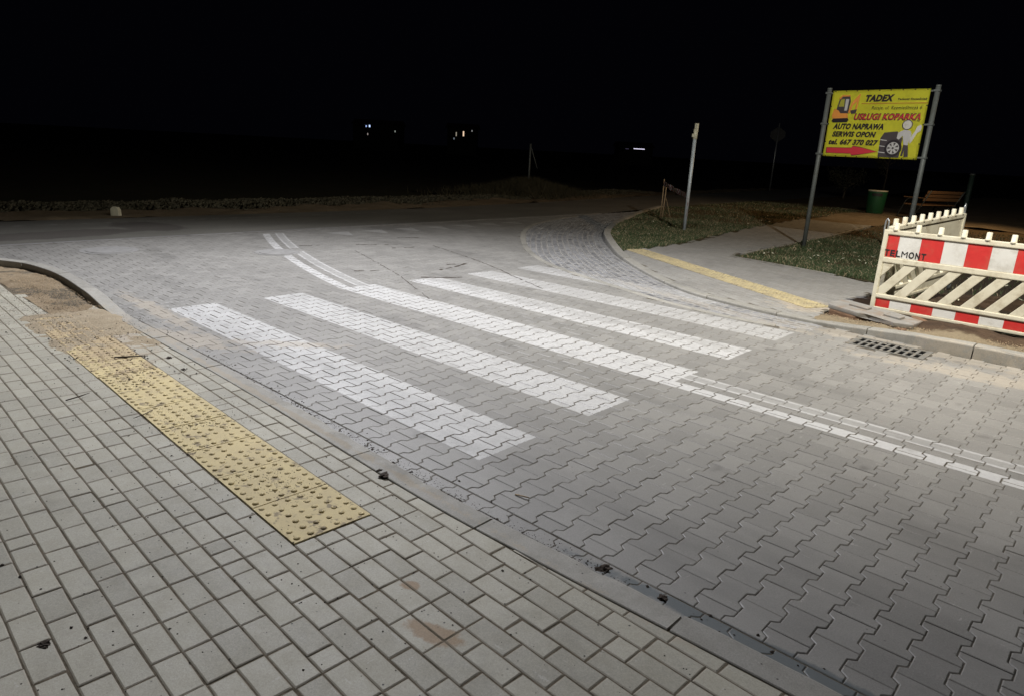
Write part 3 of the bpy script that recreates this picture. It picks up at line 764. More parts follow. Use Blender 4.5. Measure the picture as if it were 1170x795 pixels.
# ------------------------------------------------------------------ street lamps (their poles stand just outside the frame)
for L in LAMPS:
    hx, hy, hz = L['head']; px, py = L['post']
    root = empty('street_lamp', (px, py, 0.0)); d = Vector((hx-px, hy-py, 0)); ln = d.length; d.normalize()
    tag(root, L['label'], 'street lamp', 'street lamps lighting the junction')
    bm = bmesh.new(); tube(bm, [(0, 0, 0), (0, 0, hz*0.5), (0, 0, hz+0.15)], [0.075, 0.06, 0.045], 16); obj('pole', bm, M_galv, root)
    bm = bmesh.new(); tube(bm, [(0, 0, hz+0.02), tuple(d*0.6+Vector((0, 0, hz+0.16))), tuple(d*(ln-0.2)+Vector((0, 0, hz+0.10)))], 0.026, 12); obj('arm', bm, M_galv, root)
    bm = bmesh.new(); ang = math.atan2(d.y, d.x); box(bm, (0, 0, 0), (0.6, 0.24, 0.08), bevel=0.02)
    obj('lamp_head', bm, M_galv_dull, root, loc=tuple(d*ln+Vector((0, 0, hz+0.08))), rot=(0, 0, ang))
    bm = bmesh.new(); box(bm, (0, 0, 0), (0.44, 0.18, 0.012))
    obj('lamp_glass', bm, emit('lamp_glow', L['col'], 25), root, loc=tuple(d*ln+Vector((0, 0, hz+0.030))), rot=(0, 0, ang))
    bm = bmesh.new(); box(bm, (0, 0, 0.006), (0.3, 0.3, 0.012)); obj('base_plate', bm, M_galv, root)
    ld = bpy.data.lights.new('lamp_light', 'SPOT'); ld.energy = L['power']; ld.color = L['col']; ld.spot_size = radians(L['cone']); ld.spot_blend = 0.9; ld.shadow_soft_size = 0.09
    lo = bpy.data.objects.new('lamp_light', ld); COL.objects.link(lo); lo.location = (hx, hy, hz-0.03)
    lo.rotation_euler = (Vector(L['aim'])-Vector((hx, hy, hz))).to_track_quat('-Z', 'Y').to_euler()

# ------------------------------------------------------------------ yellow signboard on two posts
def text_mesh(body, size, width=None, bold=0.0, shear=0.0):
    cu = bpy.data.curves.new('txt', 'FONT'); cu.body = body; cu.size = size; cu.offset = bold; cu.shear = shear; cu.space_character = 1.08; cu.extrude = 0.0012; cu.resolution_u = 3
    o = bpy.data.objects.new('txt', cu); COL.objects.link(o); bpy.context.view_layer.update()
    dg = bpy.context.evaluated_depsgraph_get(); me = bpy.data.meshes.new_from_object(o.evaluated_get(dg)); 
    bpy.data.objects.remove(o); bpy.data.curves.remove(cu)
    xs = [v.co.x for v in me.vertices]; x0, x1 = min(xs), max(xs); k = (width/(x1-x0)) if width else 1
    for v in me.vertices: v.co.x = (v.co.x-x0)*k
    me.materials.clear(); return me
def sign_board():
    a = Vector((-5.32, 14.95)); b = Vector((-3.36, 14.72)); dd = b-a; W_ = dd.length; ang = math.atan2(dd.y, dd.x)
    root = empty('signboard', (a.x, a.y, 0.05), ang)
    tag(root, 'yellow advertising board with black and red lettering held between two grey steel posts', 'signboard')
    for x in (0, W_):
        bm = bmesh.new(); tube(bm, [(x, 0, -0.1), (x, 0, 3.10)], 0.043, 16)
        p = obj('post', bm, M_galv_dull, root)
        bm = bmesh.new(); tube(bm, [(x, 0, 3.10), (x, 0, 3.125)], 0.046, 16); obj('cap', bm, M_galv_dull, p)
    x0, x1, z0, z1 = 0.085, W_-0.11, 1.83, 3.07; BW, BH = x1-x0, z1-z0
    for z in (z0+0.04, (z0+z1)/2, z1-0.04):
        bm = bmesh.new(); box(bm, (W_/2, 0.022, z), (W_-0.07, 0.03, 0.03), bevel=0.003); obj('rail', bm, M_galv_dull, root)
    # banner: slightly rippled sheet with thickness
    bm = bmesh.new(); nx, nz = 40, 24; grid = {}
    def rip(fx, fz): return 0.004*(vnoise(fx*3, fz*3, 1, 31)-.5)*2+0.0015*sin(fx*21)*(abs(fz-.5)*2)**4
    for i in range(nx+1):
        for j in range(nz+1):
            fx, fz = i/nx, j/nz; grid[(i, j)] = bm.verts.new((x0+BW*fx, -0.006+rip(fx, fz), z0+BH*fz))
    for i in range(nx):
        for j in range(nz):
            f = bm.faces.new((grid[(i, j)], grid[(i+1, j)], grid[(i+1, j+1)], grid[(i, j+1)])); f.smooth = True
    r = bmesh.ops.solidify(bm, geom=bm.faces[:], thickness=0.004)
    board = obj('panel', bm, M_yelboard, root)
    Y0 = -0.0135
    def place(me, name, fx, fy, mat, yo=0.0):        # fy = baseline, fraction from the top
        o = obj(name, me, mat, root); o.rotation_euler = (pi/2, 0, 0); o.location = (x0+BW*fx, Y0-yo, z1-BH*fy); return o
    def txt(body, fx0, fx1, fy0, fy1, mat, bold, shear=0.25, yo=0.0, name='lettering'):
        h = (fy1-fy0)*BH; me = text_mesh(body, h/0.72, (fx1-fx0)*BW, bold*h, shear); return place(me, name, fx0, fy1, mat, yo)
    txt('TADEX', 0.37, 0.665, 0.075, 0.165, M_ink, 0.085)
    txt('Tadeusz Szcześniak', 0.70, 0.985, 0.125, 0.155, M_ink, 0.03)
    txt('Rataje, ul. Rzemieślnicza 6', 0.45, 0.95, 0.235, 0.285, M_ink, 0.0, 0.2)
    txt('USŁUGI KOPARKĄ', 0.278, 0.965, 0.345, 0.435, M_ink, 0.085, yo=0.0)
    txt('USŁUGI KOPARKĄ', 0.285, 0.958, 0.350, 0.430, M_redink, 0.02, yo=0.003)
    txt('AUTO NAPRAWA', 0.065, 0.61, 0.495, 0.575, M_ink, 0.075)
    txt('SERWIS OPON', 0.07, 0.545, 0.615, 0.69, M_ink, 0.075)
    txt('tel. 667 370 027', 0.045, 0.585, 0.735, 0.81, M_ink, 0.07)
    def poly(name, pts, mat, yo=0.0, th=0.0012):
        bm = bmesh.new(); prism(bm, [(x*BW, -y*BH) for x, y in pts], 0, th); return place(bm, name, 0, 0, mat, yo)
    def disc(name, cx, cy, r, mat, yo, rx=1.0, n=28):
        k = BH/BW; return poly(name, [(cx+r*k*rx*cos(2*pi*i/n), cy+r*sin(2*pi*i/n)) for i in range(n)], mat, yo)
    poly('stripe', [(0.335, 0.193), (0.995, 0.193), (0.995, 0.203), (0.335, 0.203)], M_brownink)
    arrow = [(0.035, 0.865), (0.31, 0.862), (0.325, 0.835), (0.40, 0.848), (0.59, 0.905), (0.40, 0.955), (0.325, 0.97), (0.31, 0.945), (0.035, 0.945)]
    poly('arrow_outline', [(0.312+(x-0.312)*1.022, 0.905+(y-0.905)*1.12) for x, y in arrow], M_ink)
    poly('arrow', arrow, M_redink, 0.002)
    # excavator picture
    poly('digger_picture', [(0.035, 0.455), (0.05, 0.42), (0.21, 0.41), (0.225, 0.44), (0.21, 0.475), (0.055, 0.48)], M_ink, 0.0)
    poly('digger_picture', [(0.03, 0.36), (0.05, 0.27), (0.10, 0.30), (0.12, 0.34), (0.20, 0.34), (0.215, 0.41), (0.04, 0.42)], M_orangeink, 0.002)
    poly('digger_picture', [(0.07, 0.29), (0.09, 0.12), (0.13, 0.08), (0.20, 0.085), (0.215, 0.16), (0.205, 0.35), (0.12, 0.35)], M_darkink, 0.0016)
    poly('digger_picture', [(0.09, 0.24), (0.105, 0.135), (0.145, 0.125), (0.15, 0.24)], M_limeink, 0.004)
    poly('digger_picture', [(0.16, 0.30), (0.16, 0.13), (0.195, 0.13), (0.19, 0.30)], M_greyink, 0.004)
    poly('digger_picture', [(0.08, 0.12), (0.115, 0.065), (0.20, 0.07), (0.205, 0.09), (0.12, 0.09), (0.10, 0.13)], M_orangeink, 0.004)
    poly('digger_picture', [(0.205, 0.32), (0.23, 0.18), (0.30, 0.055), (0.31, 0.06), (0.295, 0.16), (0.245, 0.22), (0.225, 0.35)], M_orangeink, 0.003)
    poly('digger_picture', [(0.29, 0.10), (0.31, 0.06), (0.295, 0.29), (0.275, 0.30)], M_orangeink, 0.005)
    poly('digger_picture', [(0.225, 0.30), (0.30, 0.28), (0.29, 0.34), (0.245, 0.35)], M_darkink, 0.006)
    # tyre stack and plain figure
    poly('tyre_picture', [(0.605, 0.98), (0.60, 0.70), (0.63, 0.62), (0.76, 0.60), (0.82, 0.70), (0.82, 0.98)], M_darkink, 0.0)
    for cy in (0.72, 0.81, 0.90): poly('tyre_picture', [(0.60, cy), (0.67, cy+0.01), (0.67, cy+0.022), (0.60, cy+0.012)], M_greyink, 0.0022, 0.0006)
    disc('tyre_picture', 0.745, 0.845, 0.125, M_ink, 0.0026)
    disc('tyre_picture', 0.745, 0.845, 0.088, M_greyink, 0.0042)
    disc('tyre_picture', 0.745, 0.845, 0.078, M_darkink, 0.0056)
    bm = bmesh.new(); k = BH/BW
    for i in range(7):
        a_ = 2*pi*i/7; c_, s_ = cos(a_), sin(a_)
        q_ = [(0.016, -0.011), (0.080, -0.017), (0.080, 0.017), (0.016, 0.011)]
        prism(bm, [((0.745+k*(u*c_-v*s_))*BW, -(0.845+(u*s_+v*c_))*BH) for u, v in q_], 0, 0.0012)
    place(bm, 'tyre_picture', 0, 0, M_greyink, 0.007)
    disc('figure_picture', 0.845, 0.505, 0.072, M_darkink, 0.0004, 1.05); disc('figure_picture', 0.845, 0.505, 0.062, M_white, 0.002)
    poly('figure_picture', [(0.795, 0.60), (0.83, 0.575), (0.89, 0.59), (0.905, 0.64), (0.885, 0.80), (0.845, 0.79), (0.82, 0.66), (0.79, 0.72), (0.765, 0.70), (0.77, 0.62)], M_greyink, 0.009)
    poly('figure_picture', [(0.845, 0.79), (0.89, 0.79), (0.91, 0.96), (0.87, 0.97), (0.862, 0.86), (0.855, 0.95), (0.835, 0.95)], M_darkink, 0.008)
    poly('wrench_picture', [(0.895, 0.70), (0.93, 0.60), (0.945, 0.53), (0.975, 0.50), (0.99, 0.53), (0.985, 0.59), (0.955, 0.62), (0.92, 0.74), (0.90, 0.78)], M_white, 0.0095)
    # eyelets and cable ties round the edge
    def tie(x, z, w_, h_):
        bm = bmesh.new(); box(bm, (0, 0, 0), (w_, 0.007, h_), Matrix.Rotation(random.uniform(-.6, .6), 3, 'Y')); obj('cable_tie', bm, M_ink, root, loc=(x, -0.013, z))
    for i in range(9):
        for z in (z0+0.012, z1-0.012): tie(x0+BW*(0.03+0.94*i/8), z, 0.020, 0.016)
    for z in (z0+0.28, z0+0.62, z0+0.95):
        for x in (x0+0.01, x1-0.01): tie(x, z, 0.022, 0.020)
    for z in (z0+0.04, (z0+z1)/2, z1-0.04):
        for x in (0, W_): bm = bmesh.new(); box(bm, (x, 0, z), (0.10, 0.10, 0.035), bevel=0.006); obj('clamp', bm, M_galv_dull, root)
sign_board()

# ------------------------------------------------------------------ white pipe and far road sign
root = empty('sign_pole', (-8.09, 14.84, 0.04)); tag(root, 'pale blue grey steel pipe with a cream sleeve on top standing on the rounded lawn', 'pole')
bm = bmesh.new(); tube(bm, [(0, 0, -0.05), (0.0, 0, 2.14)], 0.040, 16); obj('pipe', bm, M_pole, root)
bm = bmesh.new(); tube(bm, [(0, 0, 2.08), (0, 0, 2.30)], 0.050, 16); tube(bm, [(0.0, 0, 2.30), (0, 0, 2.42)], 0.036, 12); box(bm, (0.045, -0.02, 2.33), (0.03, 0.05, 0.18), bevel=0.004); box(bm, (-0.03, -0.045, 2.16), (0.04, 0.03, 0.07), bevel=0.004)
obj('sleeve', bm, M_sleeve, root)

root = empty('road_sign', (-18.0, 43.2, 0.0), 0.5); tag(root, 'thin road sign seen from behind beyond the dark road', 'road sign')
bm = bmesh.new(); tube(bm, [(0, 0, -0.2), (0, 0, 4.0)], 0.045, 12); obj('post', bm, M_galv, root)
bm = bmesh.new(); prism(bm, [(-0.45, 3.2), (0, 2.85), (0.45, 3.2), (0.42, 3.5), (0, 3.8), (-0.42, 3.5)], 0, 0.02, 0.004); o = obj('panel', bm, M_black, root, loc=(0, 0.07, 0), rot=(pi/2, 0, 0))

# ------------------------------------------------------------------ stakes and tape
def stake(x, y, h, lean, label):
    bm = bmesh.new(); tube(bm, [(0, 0, -0.1), (lean*0.5+0.01, 0, h*0.5), (lean, 0.01, h)], [0.020, 0.018, 0.015], 8)
    o = obj('wooden_stake', bm, M_wood, loc=(x, y, 0.04)); tag(o, label, 'stake', 'thin stakes on the lawn holding the tape'); return o
stake(-10.35, 17.52, 1.06, 0.0, 'taller wooden stake at the left end of the red and white tape')
stake(-10.22, 17.40, 0.88, 0.03, 'shorter stake close beside the taller one on the lawn')
bm = bmesh.new(); tube(bm, [(0, 0, -0.02), (-0.25, 0.12, 0.45), (-0.35, 0.15, 0.62)], 0.009, 6); o = obj('twig', bm, M_wood, loc=(-9.85, 17.25, 0.05)); tag(o, 'thin twig leaning towards the two lawn stakes', 'twig')
def tape(name, pts, w, label):
    P = resample(smooth_path([Vector(p) for p in pts], 8), 0.04); base = P[0]
    bm = bmesh.new()
    for i in range(len(P)-1):
        d = (P[i+1]-P[i]).normalized(); tw = lambda k: Vector((0.3*sin(k*0.25), 0.3*cos(k*0.2), 1)).normalized()*w/2
        a, b = P[i]-base, P[i+1]-base; n = d.cross(Vector((0, 0, 1))).normalized()*0.001
        vs = [a-tw(i), b-tw(i+1), b+tw(i+1), a+tw(i)]
        A = [bm.verts.new(v+n) for v in vs]; B = [bm.verts.new(v-n) for v in vs]
        fs = [bm.faces.new(A), bm.faces.new(B[::-1])]+[bm.faces.new((A[k], B[k], B[(k+1) % 4], A[(k+1) % 4])) for k in range(4)]
        for f in fs: f.material_index = 1 if i % 6 < 2 else 0
    bmesh.ops.remove_doubles(bm, verts=bm.verts, dist=0.0005)
    root = obj(name, bm, M_tapewhite, loc=tuple(P[0])); root.data.materials.append(M_tapered); tag(root, label, 'barrier tape')
tape('barrier_tape', [(-10.34, 17.50, 0.98), (-9.6, 16.6, 0.93), (-8.9, 15.8, 0.88), (-8.14, 14.88, 0.84), (-8.05, 14.79, 0.70), (-8.04, 14.79, 0.42)], 0.12,
     'red and white striped tape strung from the stakes to the pale pipe')

# ------------------------------------------------------------------ barriers
def make_barrier(text):
    root = empty('roadwork_barrier', (0, 0, 0)); L_, H0, H1 = 2.0, 0.12, 1.04; dpt = 0.045
    ys = lambda bm: bmesh.ops.transform(bm, matrix=Matrix.Rotation(pi/2, 4, 'X'), verts=bm.verts)
    f = lambda k: H1-(H1-H0)*k
    bm = bmesh.new()
    def rail(z0, z1, d=0.06, x0=0.0, x1=L_): box(bm, ((x0+x1)/2, 0, (z0+z1)/2), (x1-x0, d, z1-z0), bevel=0.009)
    rail(f(0.055), f(0.0)); rail(f(0.40), f(0.335)); rail(f(0.845), f(0.80)); rail(f(1.0), f(0.965))
    rail(f(0.36), f(0.03), 0.028, 0.01, L_-0.01); rail(f(0.98), f(0.83), 0.028, 0.01, L_-0.01)
    for x in (0.022, L_-0.022): box(bm, (x, 0, (H0+H1)/2), (0.046, 0.064, H1-H0-0.006), bevel=0.01)
    o = obj('frame', bm, M_plastic, root)
    # slanting bars of the open field
    zb, zt = f(0.81), f(0.39); sl = 0.30; bw = 0.122
    k = -2
    while k < 10:
        x = -0.01+0.222*k
        p = [(x, zb), (x+bw, zb), (x+bw+sl, zt), (x+sl, zt)]
        p = clip(p, 1, 0, -0.03); p = clip(p, -1, 0, L_-0.03)
        bm = bmesh.new()
        if len(p) > 2: prism(bm, p, -0.021, 0.021, 0.007)
        # small fillets give the rounded slot ends
        for (cx, cz, s) in ((x+bw, zb, 1), (x+sl, zt, -1)):
            q = [(cx, cz), (cx+0.05*s, cz), (cx+0.012*s, cz+0.03*s)]
            if 0.03 < cx < L_-0.09 and cx+.05*s < L_-0.03: prism(bm, q, -0.020, 0.020)
        k += 1
        if bm.verts: ys(bm); obj('slanted_bar', bm, M_plastic, root)
        else: bm.free()
    # top pegs
    for i in range(9):
        bm = bmesh.new(); x = 0.115+0.2215*i; tube(bm, [(x, 0, H1-0.005), (x, 0, H1+0.01), (x, 0, H1+0.075), (x, 0, H1+0.08)], [0.040, 0.027, 0.0265, 0.022], 14); obj('peg', bm, M_plastic, root)
    # film strips on the outer face, alternately red and white
    xs = [0.05, 0.17]; 
    while xs[-1] < L_-0.06: xs.append(min(xs[-1]+0.222, L_-0.05))
    for (za, zb_, dx) in ((f(0.33), f(0.06), 0.0), (f(0.96), f(0.855), 0.03)):
        for par, mat, nm in ((0, M_red, 'red_film'), (1, M_white, 'white_film')):
            for i in range(len(xs)-1):
                if i % 2 == par:
                    bm = bmesh.new()
                    a = xs[i]+(dx if i else 0); b = min(xs[i+1]+dx, L_-0.05)
                    if b-a > 0.01: box(bm, ((a+b)/2, -0.0155, (za+zb_)/2), (b-a-0.0005, 0.003, za-zb_))
                    if bm.verts: obj(nm, bm, mat, root)
                    else: bm.free()
    if text:
        bm = bmesh.new(); x = 0.0
        for ch in 'TELMONT':
            cw = {'M': 0.062, 'O': 0.056}.get(ch, 0.047); me = text_mesh(ch, 0.098, cw, 0.0 if ch == 'M' else 0.0030, 0.0)
            for v in me.vertices: v.co.x += x
            bm.from_mesh(me); bpy.data.meshes.remove(me); x += cw+0.0115
        o = obj('lettering', bm, M_black, root, loc=(0.045, -0.0185, f(0.315)), rot=(pi/2, 0, 0))
    # end bracket loop and hinge pins
    bm = bmesh.new(); tube(bm, [(0.0, 0.0, 0.95), (-0.012, 0, 1.05), (-0.010, 0, 1.13), (0.005, 0, 1.16), (0.022, 0, 1.13), (0.024, 0, 1.03)], 0.009, 8); obj('bracket', bm, M_galv, root)
    for x in (0.02, L_-0.02): bm = bmesh.new(); tube(bm, [(x, 0, 0.02), (x, 0, 0.14)], 0.022, 10); obj('foot_pin', bm, M_galv_dull, root)
    return root
B1 = make_barrier(True); tag(B1, 'red and white plastic roadwork barrier facing the road with black stencilled word', 'barrier', 'roadwork barriers round the dug soil')
B1.location = (-2.23, 8.74, 0.0); B1.rotation_euler = (0, 0, -0.03)
def copy_tree(o, parent=None):
    c = o.copy(); COL.objects.link(c); c.parent = parent
    for ch in list(o.children):
        if ch.name.startswith('lettering'): continue
        copy_tree(ch, c)
    return c
B2 = copy_tree(B1); B2['label'] = 'side barrier seen from its plain inner face running back from the front one'
B2.location = (-1.84, 10.83, 0.155); B2.rotation_euler = (0, 0.062, radians(260))

# rubber foot plate, tilted and caked with mud
root = empty('rubber_slab', (-2.08, 8.42, 0.03), -0.16); tag(root, 'broken grey foot slab with muddy underside lying under the barrier corner', 'barrier foot')
root.rotation_euler = (0.05, 0.06, -0.20)
bm = bmesh.new(); prism(bm, [(-0.50, -0.10), (-0.46, -0.20), (-0.1, -0.22), (0.02, -0.17), (0.30, -0.21), (0.46, -0.10), (0.44, 0.16), (0.1, 0.20), (-0.44, 0.20), (-0.50, 0.10)], 0.065, 0.115, 0.015)
obj('slab', bm, M_rubber, root)
bm = bmesh.new(); prism(bm, [(-0.44, -0.205), (-0.12, -0.225), (-0.02, -0.15), (0.05, -0.10), (0.12, -0.19), (0.42, -0.20), (0.44, 0.1), (-0.44, 0.12)], -0.03, 0.066, 0.02)
for v in bm.verts: v.co += Vector((0, 1, 0))*0.02*(vnoise(v.co.x, v.co.z, 9, 4)-.5)
obj('muddy_underside', bm, M_mud, root)
bm = bmesh.new(); box(bm, (-0.2, 0.02, 0.125), (0.22, 0.1, 0.02), bevel=0.008); box(bm, (0.2, 0.0, 0.125), (0.18, 0.12, 0.022), bevel=0.008); obj('rib', bm, M_rubber, root)
def slab(name, loc, size, rot, mat, label, cat, seed, group=None):
    random.seed(seed); bm = bmesh.new(); n = 9; pts = []
    for i in range(n):
        a = 2*pi*i/n; r = random.uniform(.75, 1.05); pts.append((size[0]/2*r*cos(a), size[1]/2*r*sin(a)))
    prism(bm, pts, 0, size[2], size[2]*0.25); o = obj(name, bm, mat, loc=loc, rot=rot); tag(o, label, cat, group); return o
slab('broken_slab', (-1.62, 8.55, 0.05), (0.34, 0.26, 0.05), (0.2, 0.35, 0.3), M_mud, 'broken brown lump tipped against the dug soil under the barrier', 'rubble', 3)
# green foil and pipes lying in the trench
for k, (pts, r, m, lb) in enumerate([([(-1.75, 9.25, -0.05), (-0.6, 9.2, 0.0), (0.8, 9.35, 0.03)], 0.018, M_galv, 'thin grey pipe lying in the dug trench nearest the barrier'),
                                     ([(-1.9, 9.55, -0.02), (-1.0, 9.75, 0.02), (0.4, 9.55, 0.05)], 0.012, M_tapewhite, 'pale cable lying across the dug trench'),
                                     ([(-1.5, 9.0, 0.05), (-0.8, 8.92, 0.075), (0.2, 9.02, 0.06)], 0.010, M_greenrope, 'dark green cable along the trench lip')]):
    bm = bmesh.new(); tube(bm, [tuple(p) for p in smooth_path(pts, 6)], r, 8); o = obj('trench_pipe' if k == 0 else 'trench_cable', bm, m); tag(o, lb, 'pipe' if k == 0 else 'cable')

# ------------------------------------------------------------------ drain, manholes
root = empty('drain_grate', (-1.655, 7.43, 0.0), -0.02); tag(root, 'slotted cast iron storm drain grate in the gutter below the barrier', 'drain')
bm = bmesh.new(); GW, GD = 0.70, 0.40; n = 9; sw = 0.044; pitch = (GW-0.08)/n
for x in (-GW/2+0.02, GW/2-0.02): box(bm, (x, 0, -0.01), (0.04, GD, 0.034))
for y in (-GD/2+0.015, GD/2-0.015, 0): box(bm, (0, y, -0.0105), (GW-0.081, 0.03 if y else 0.028, 0.034))
for i in range(n+1):
    x = -GW/2+0.04+pitch*i
    for y in (-0.0995, 0.0995): box(bm, (x, y, -0.012), (pitch-sw, 0.1705, 0.034), Matrix.Rotation(0.0, 3, 'Z'))
obj('grate', bm, M_iron, root)
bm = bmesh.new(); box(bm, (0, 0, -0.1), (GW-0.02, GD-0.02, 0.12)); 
o = obj('pit_shade', bm, M_pitshade, root); o.location = (0, 0, 0.030)
# black block paints in the shaft's shade; the pit top sits below the bars
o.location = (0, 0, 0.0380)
def manhole(x, y, r, z, label, mat):
    root = empty('manhole_cover', (x, y, z)); tag(root, label, 'manhole cover', 'round manhole covers in the junction')
    bm = bmesh.new(); seg = 40
    prism(bm, [(r*cos(2*pi*i/seg), r*sin(2*pi*i/seg)) for i in range(seg)], -0.03, 0.004, 0.003); obj('ring', bm, M_manh, root)
    bm = bmesh.new(); rr = r*0.8; prism(bm, [(rr*cos(2*pi*i/seg), rr*sin(2*pi*i/seg)) for i in range(seg)], -0.03, 0.0095, 0.003)
    for i in range(4): box(bm, (rr*0.5*cos(i*pi/2), rr*0.5*sin(i*pi/2), 0.0095), (0.06, 0.025, 0.004))
    obj('lid', bm, mat, root)
manhole(-11.0, 3.42, 0.38, 0.0, 'pale round manhole cover in the paving near the left edge', M_manh)
manhole(-9.75, 5.36, 0.33, 0.0, 'grey round manhole cover cutting through the white centre line', M_manh)

# ------------------------------------------------------------------ bin, bench, green post
root = empty('litter_bin', (-7.78, 28.5, 0.06), 0.0); tag(root, 'dark green metal litter bin with pale rim beside the path', 'litter bin')
bm = bmesh.new(); seg = 28
def ring(bm, r, z): return [bm.verts.new((r*cos(2*pi*i/seg), r*sin(2*pi*i/seg), z)) for i in range(seg)]
prof = [(0.27, 0.0), (0.29, 0.02), (0.33, 0.72), (0.33, 0.80)]
R_ = [ring(bm, r, z) for r, z in prof]
for k, (A, B) in enumerate(zip(R_, R_[1:])):
    for i in range(seg):
        f = bm.faces.new((A[i], A[(i+1) % seg], B[(i+1) % seg], B[i])); f.smooth = True
bm.faces.new(R_[0][::-1]); obj('body', bm, M_green, root)
bm = bmesh.new(); tube(bm, [(0, 0, 0.80), (0, 0, 0.84)], 0.34, 28); bmesh.ops.bevel(bm, geom=bm.edges[:], offset=0.004, segments=1, affect='EDGES'); obj('rim', bm, M_sleeve, root)
bm = bmesh.new(); cdir = math.atan2(-28.5, 7.78)
for k in range(-5, 5):
    a0 = cdir+k*0.11; a1 = a0+0.112; r = 0.338
    vs = [(r*cos(a0), r*sin(a0), 0.64), (r*cos(a1), r*sin(a1), 0.64), (r*cos(a1), r*sin(a1), 0.74), (r*cos(a0), r*sin(a0), 0.74)]
    bm.faces.new([bm.verts.new(v) for v in vs])
bmesh.ops.remove_doubles(bm, verts=bm.verts, dist=0.001); bmesh.ops.solidify(bm, geom=bm.faces[:], thickness=0.01); obj('slot', bm, M_black, root)

al = radians(66); rv = Vector((0.744, 0.668)); fv = Vector((-0.668, 0.744)); ld_ = rv*sin(al)+fv*cos(al); bang = math.atan2(ld_.y, ld_.x)
# local x runs along the bench length (away from camera), local -y is its front... build then place
bp = Vector((-6.04, 28.85))-ld_*0.95-Vector((-ld_.y, ld_.x))*0.35
root = empty('park_bench', (bp.x, bp.y, 0.06), bang); tag(root, 'wooden park bench with curved metal end frames lit orange behind the signpost', 'bench')
BL = 1.9
bm = bmesh.new()
for k in range(5): box(bm, (BL/2, 0.13+0.13*k, 0.46), (BL, 0.11, 0.035), bevel=0.008)
obj('seat', bm, M_woodslat, root)
bm = bmesh.new()
for k in range(3): box(bm, (BL/2, -0.02-0.05*k, 0.66+0.125*k), (BL, 0.03, 0.10), Matrix.Rotation(0.38, 3, 'X'), bevel=0.008)
obj('backrest', bm, M_woodslat, root)
for x in (0.08, BL-0.08):
    bm = bmesh.new()
    tube(bm, [tuple(p) for p in smooth_path([(x, 0.95, 0.0), (x, 0.80, 0.36), (x, 0.66, 0.62), (x, 0.42, 0.66), (x, 0.30, 0.40), (x, 0.22, 0.0)], 5)], 0.022, 8)
    tube(bm, [(x, 0.36, 0.0), (x, 0.05, 0.5), (x, -0.20, 0.97)], 0.024, 8); tube(bm, [(x, 0.75, 0.42), (x, 0.05, 0.42)], 0.018, 8)
    e = obj('end_frame', bm, M_darkmetal, root)
    bm = bmesh.new(); box(bm, (x, 0.42, 0.70), (0.07, 0.78, 0.03), bevel=0.008); obj('armrest', bm, M_woodslat, e)

root = empty('garden_post', (-5.95, 34.5, 0.0)); tag(root, 'thick dark green mottled post at the right edge behind the bench', 'post')
bm = bmesh.new(); tube(bm, [(0, 0, -0.1), (0.0, 0, 0.6), (0.0, 0, 1.62)], [0.11, 0.105, 0.10], 14)
for v in bm.verts: v.co += Vector((random.gauss(0, .006), random.gauss(0, .006), 0))
obj('shaft', bm, M_greenrope, root)
bm = bmesh.new(); tube(bm, [(0, 0, 1.60), (0, 0, 1.67)], [0.115, 0.10], 14); obj('cap', bm, M_galv_dull, root)

# ------------------------------------------------------------------ beyond the road
bm = bmesh.new(); prism(bm, [(-0.09, 0), (0.09, 0), (0.08, 0.14), (0.05, 0.19), (-0.04, 0.20), (-0.085, 0.15)], -0.05, 0.05, 0.015)
o = obj('marker_stone', bm, M_sleeve, loc=(-15.45, 5.0, -0.02), rot=(pi/2, 0, radians(40))); tag(o, 'small pale marker stone on the verge beyond the road, far left', 'marker stone')
def leafmass(name, fn, n, mat, label, cat, size=(0.03, 0.07), kind='stuff'):
    V = []; F = []
    for _ in range(n):
        p = fn()
        if p is None: continue
        s = random.uniform(*size); a = Vector((random.gauss(0, 1), random.gauss(0, 1), random.gauss(0, 1))).normalized(); b = a.orthogonal().normalized(); c = a.cross(b)
        b_ = len(V); P = Vector(p)
        V += [tuple(P-b*s), tuple(P-c*s*.45+a*s*.1), tuple(P+b*s), tuple(P+c*s*.45+a*s*.1)]; F.append((b_, b_+1, b_+2, b_+3))
    me = bpy.data.meshes.new(name); me.from_pydata(V, [], F); o = obj(name, me, mat)
    if kind: tag(o, label, cat, kind=kind)
    else: tag(o, label, cat)
    return o
random.seed(41)
def fhedge():
    y = random.uniform(-2, 30); cx = -17.6-(max(0, y-16)*0.10)
    x = cx+random.gauss(0, 0.55); h = 0.15*(0.2+1.1*vnoise(x, y, 1.2, 15))*math.exp(-((x-cx)/0.8)**2)
    return (x, y, -0.05+random.random()**0.6*h)
leafmass('ground_cover', fhedge, 26000, M_hedge, 'low dark leafy plants in a band beyond the road', 'ground cover', (0.03, 0.065))
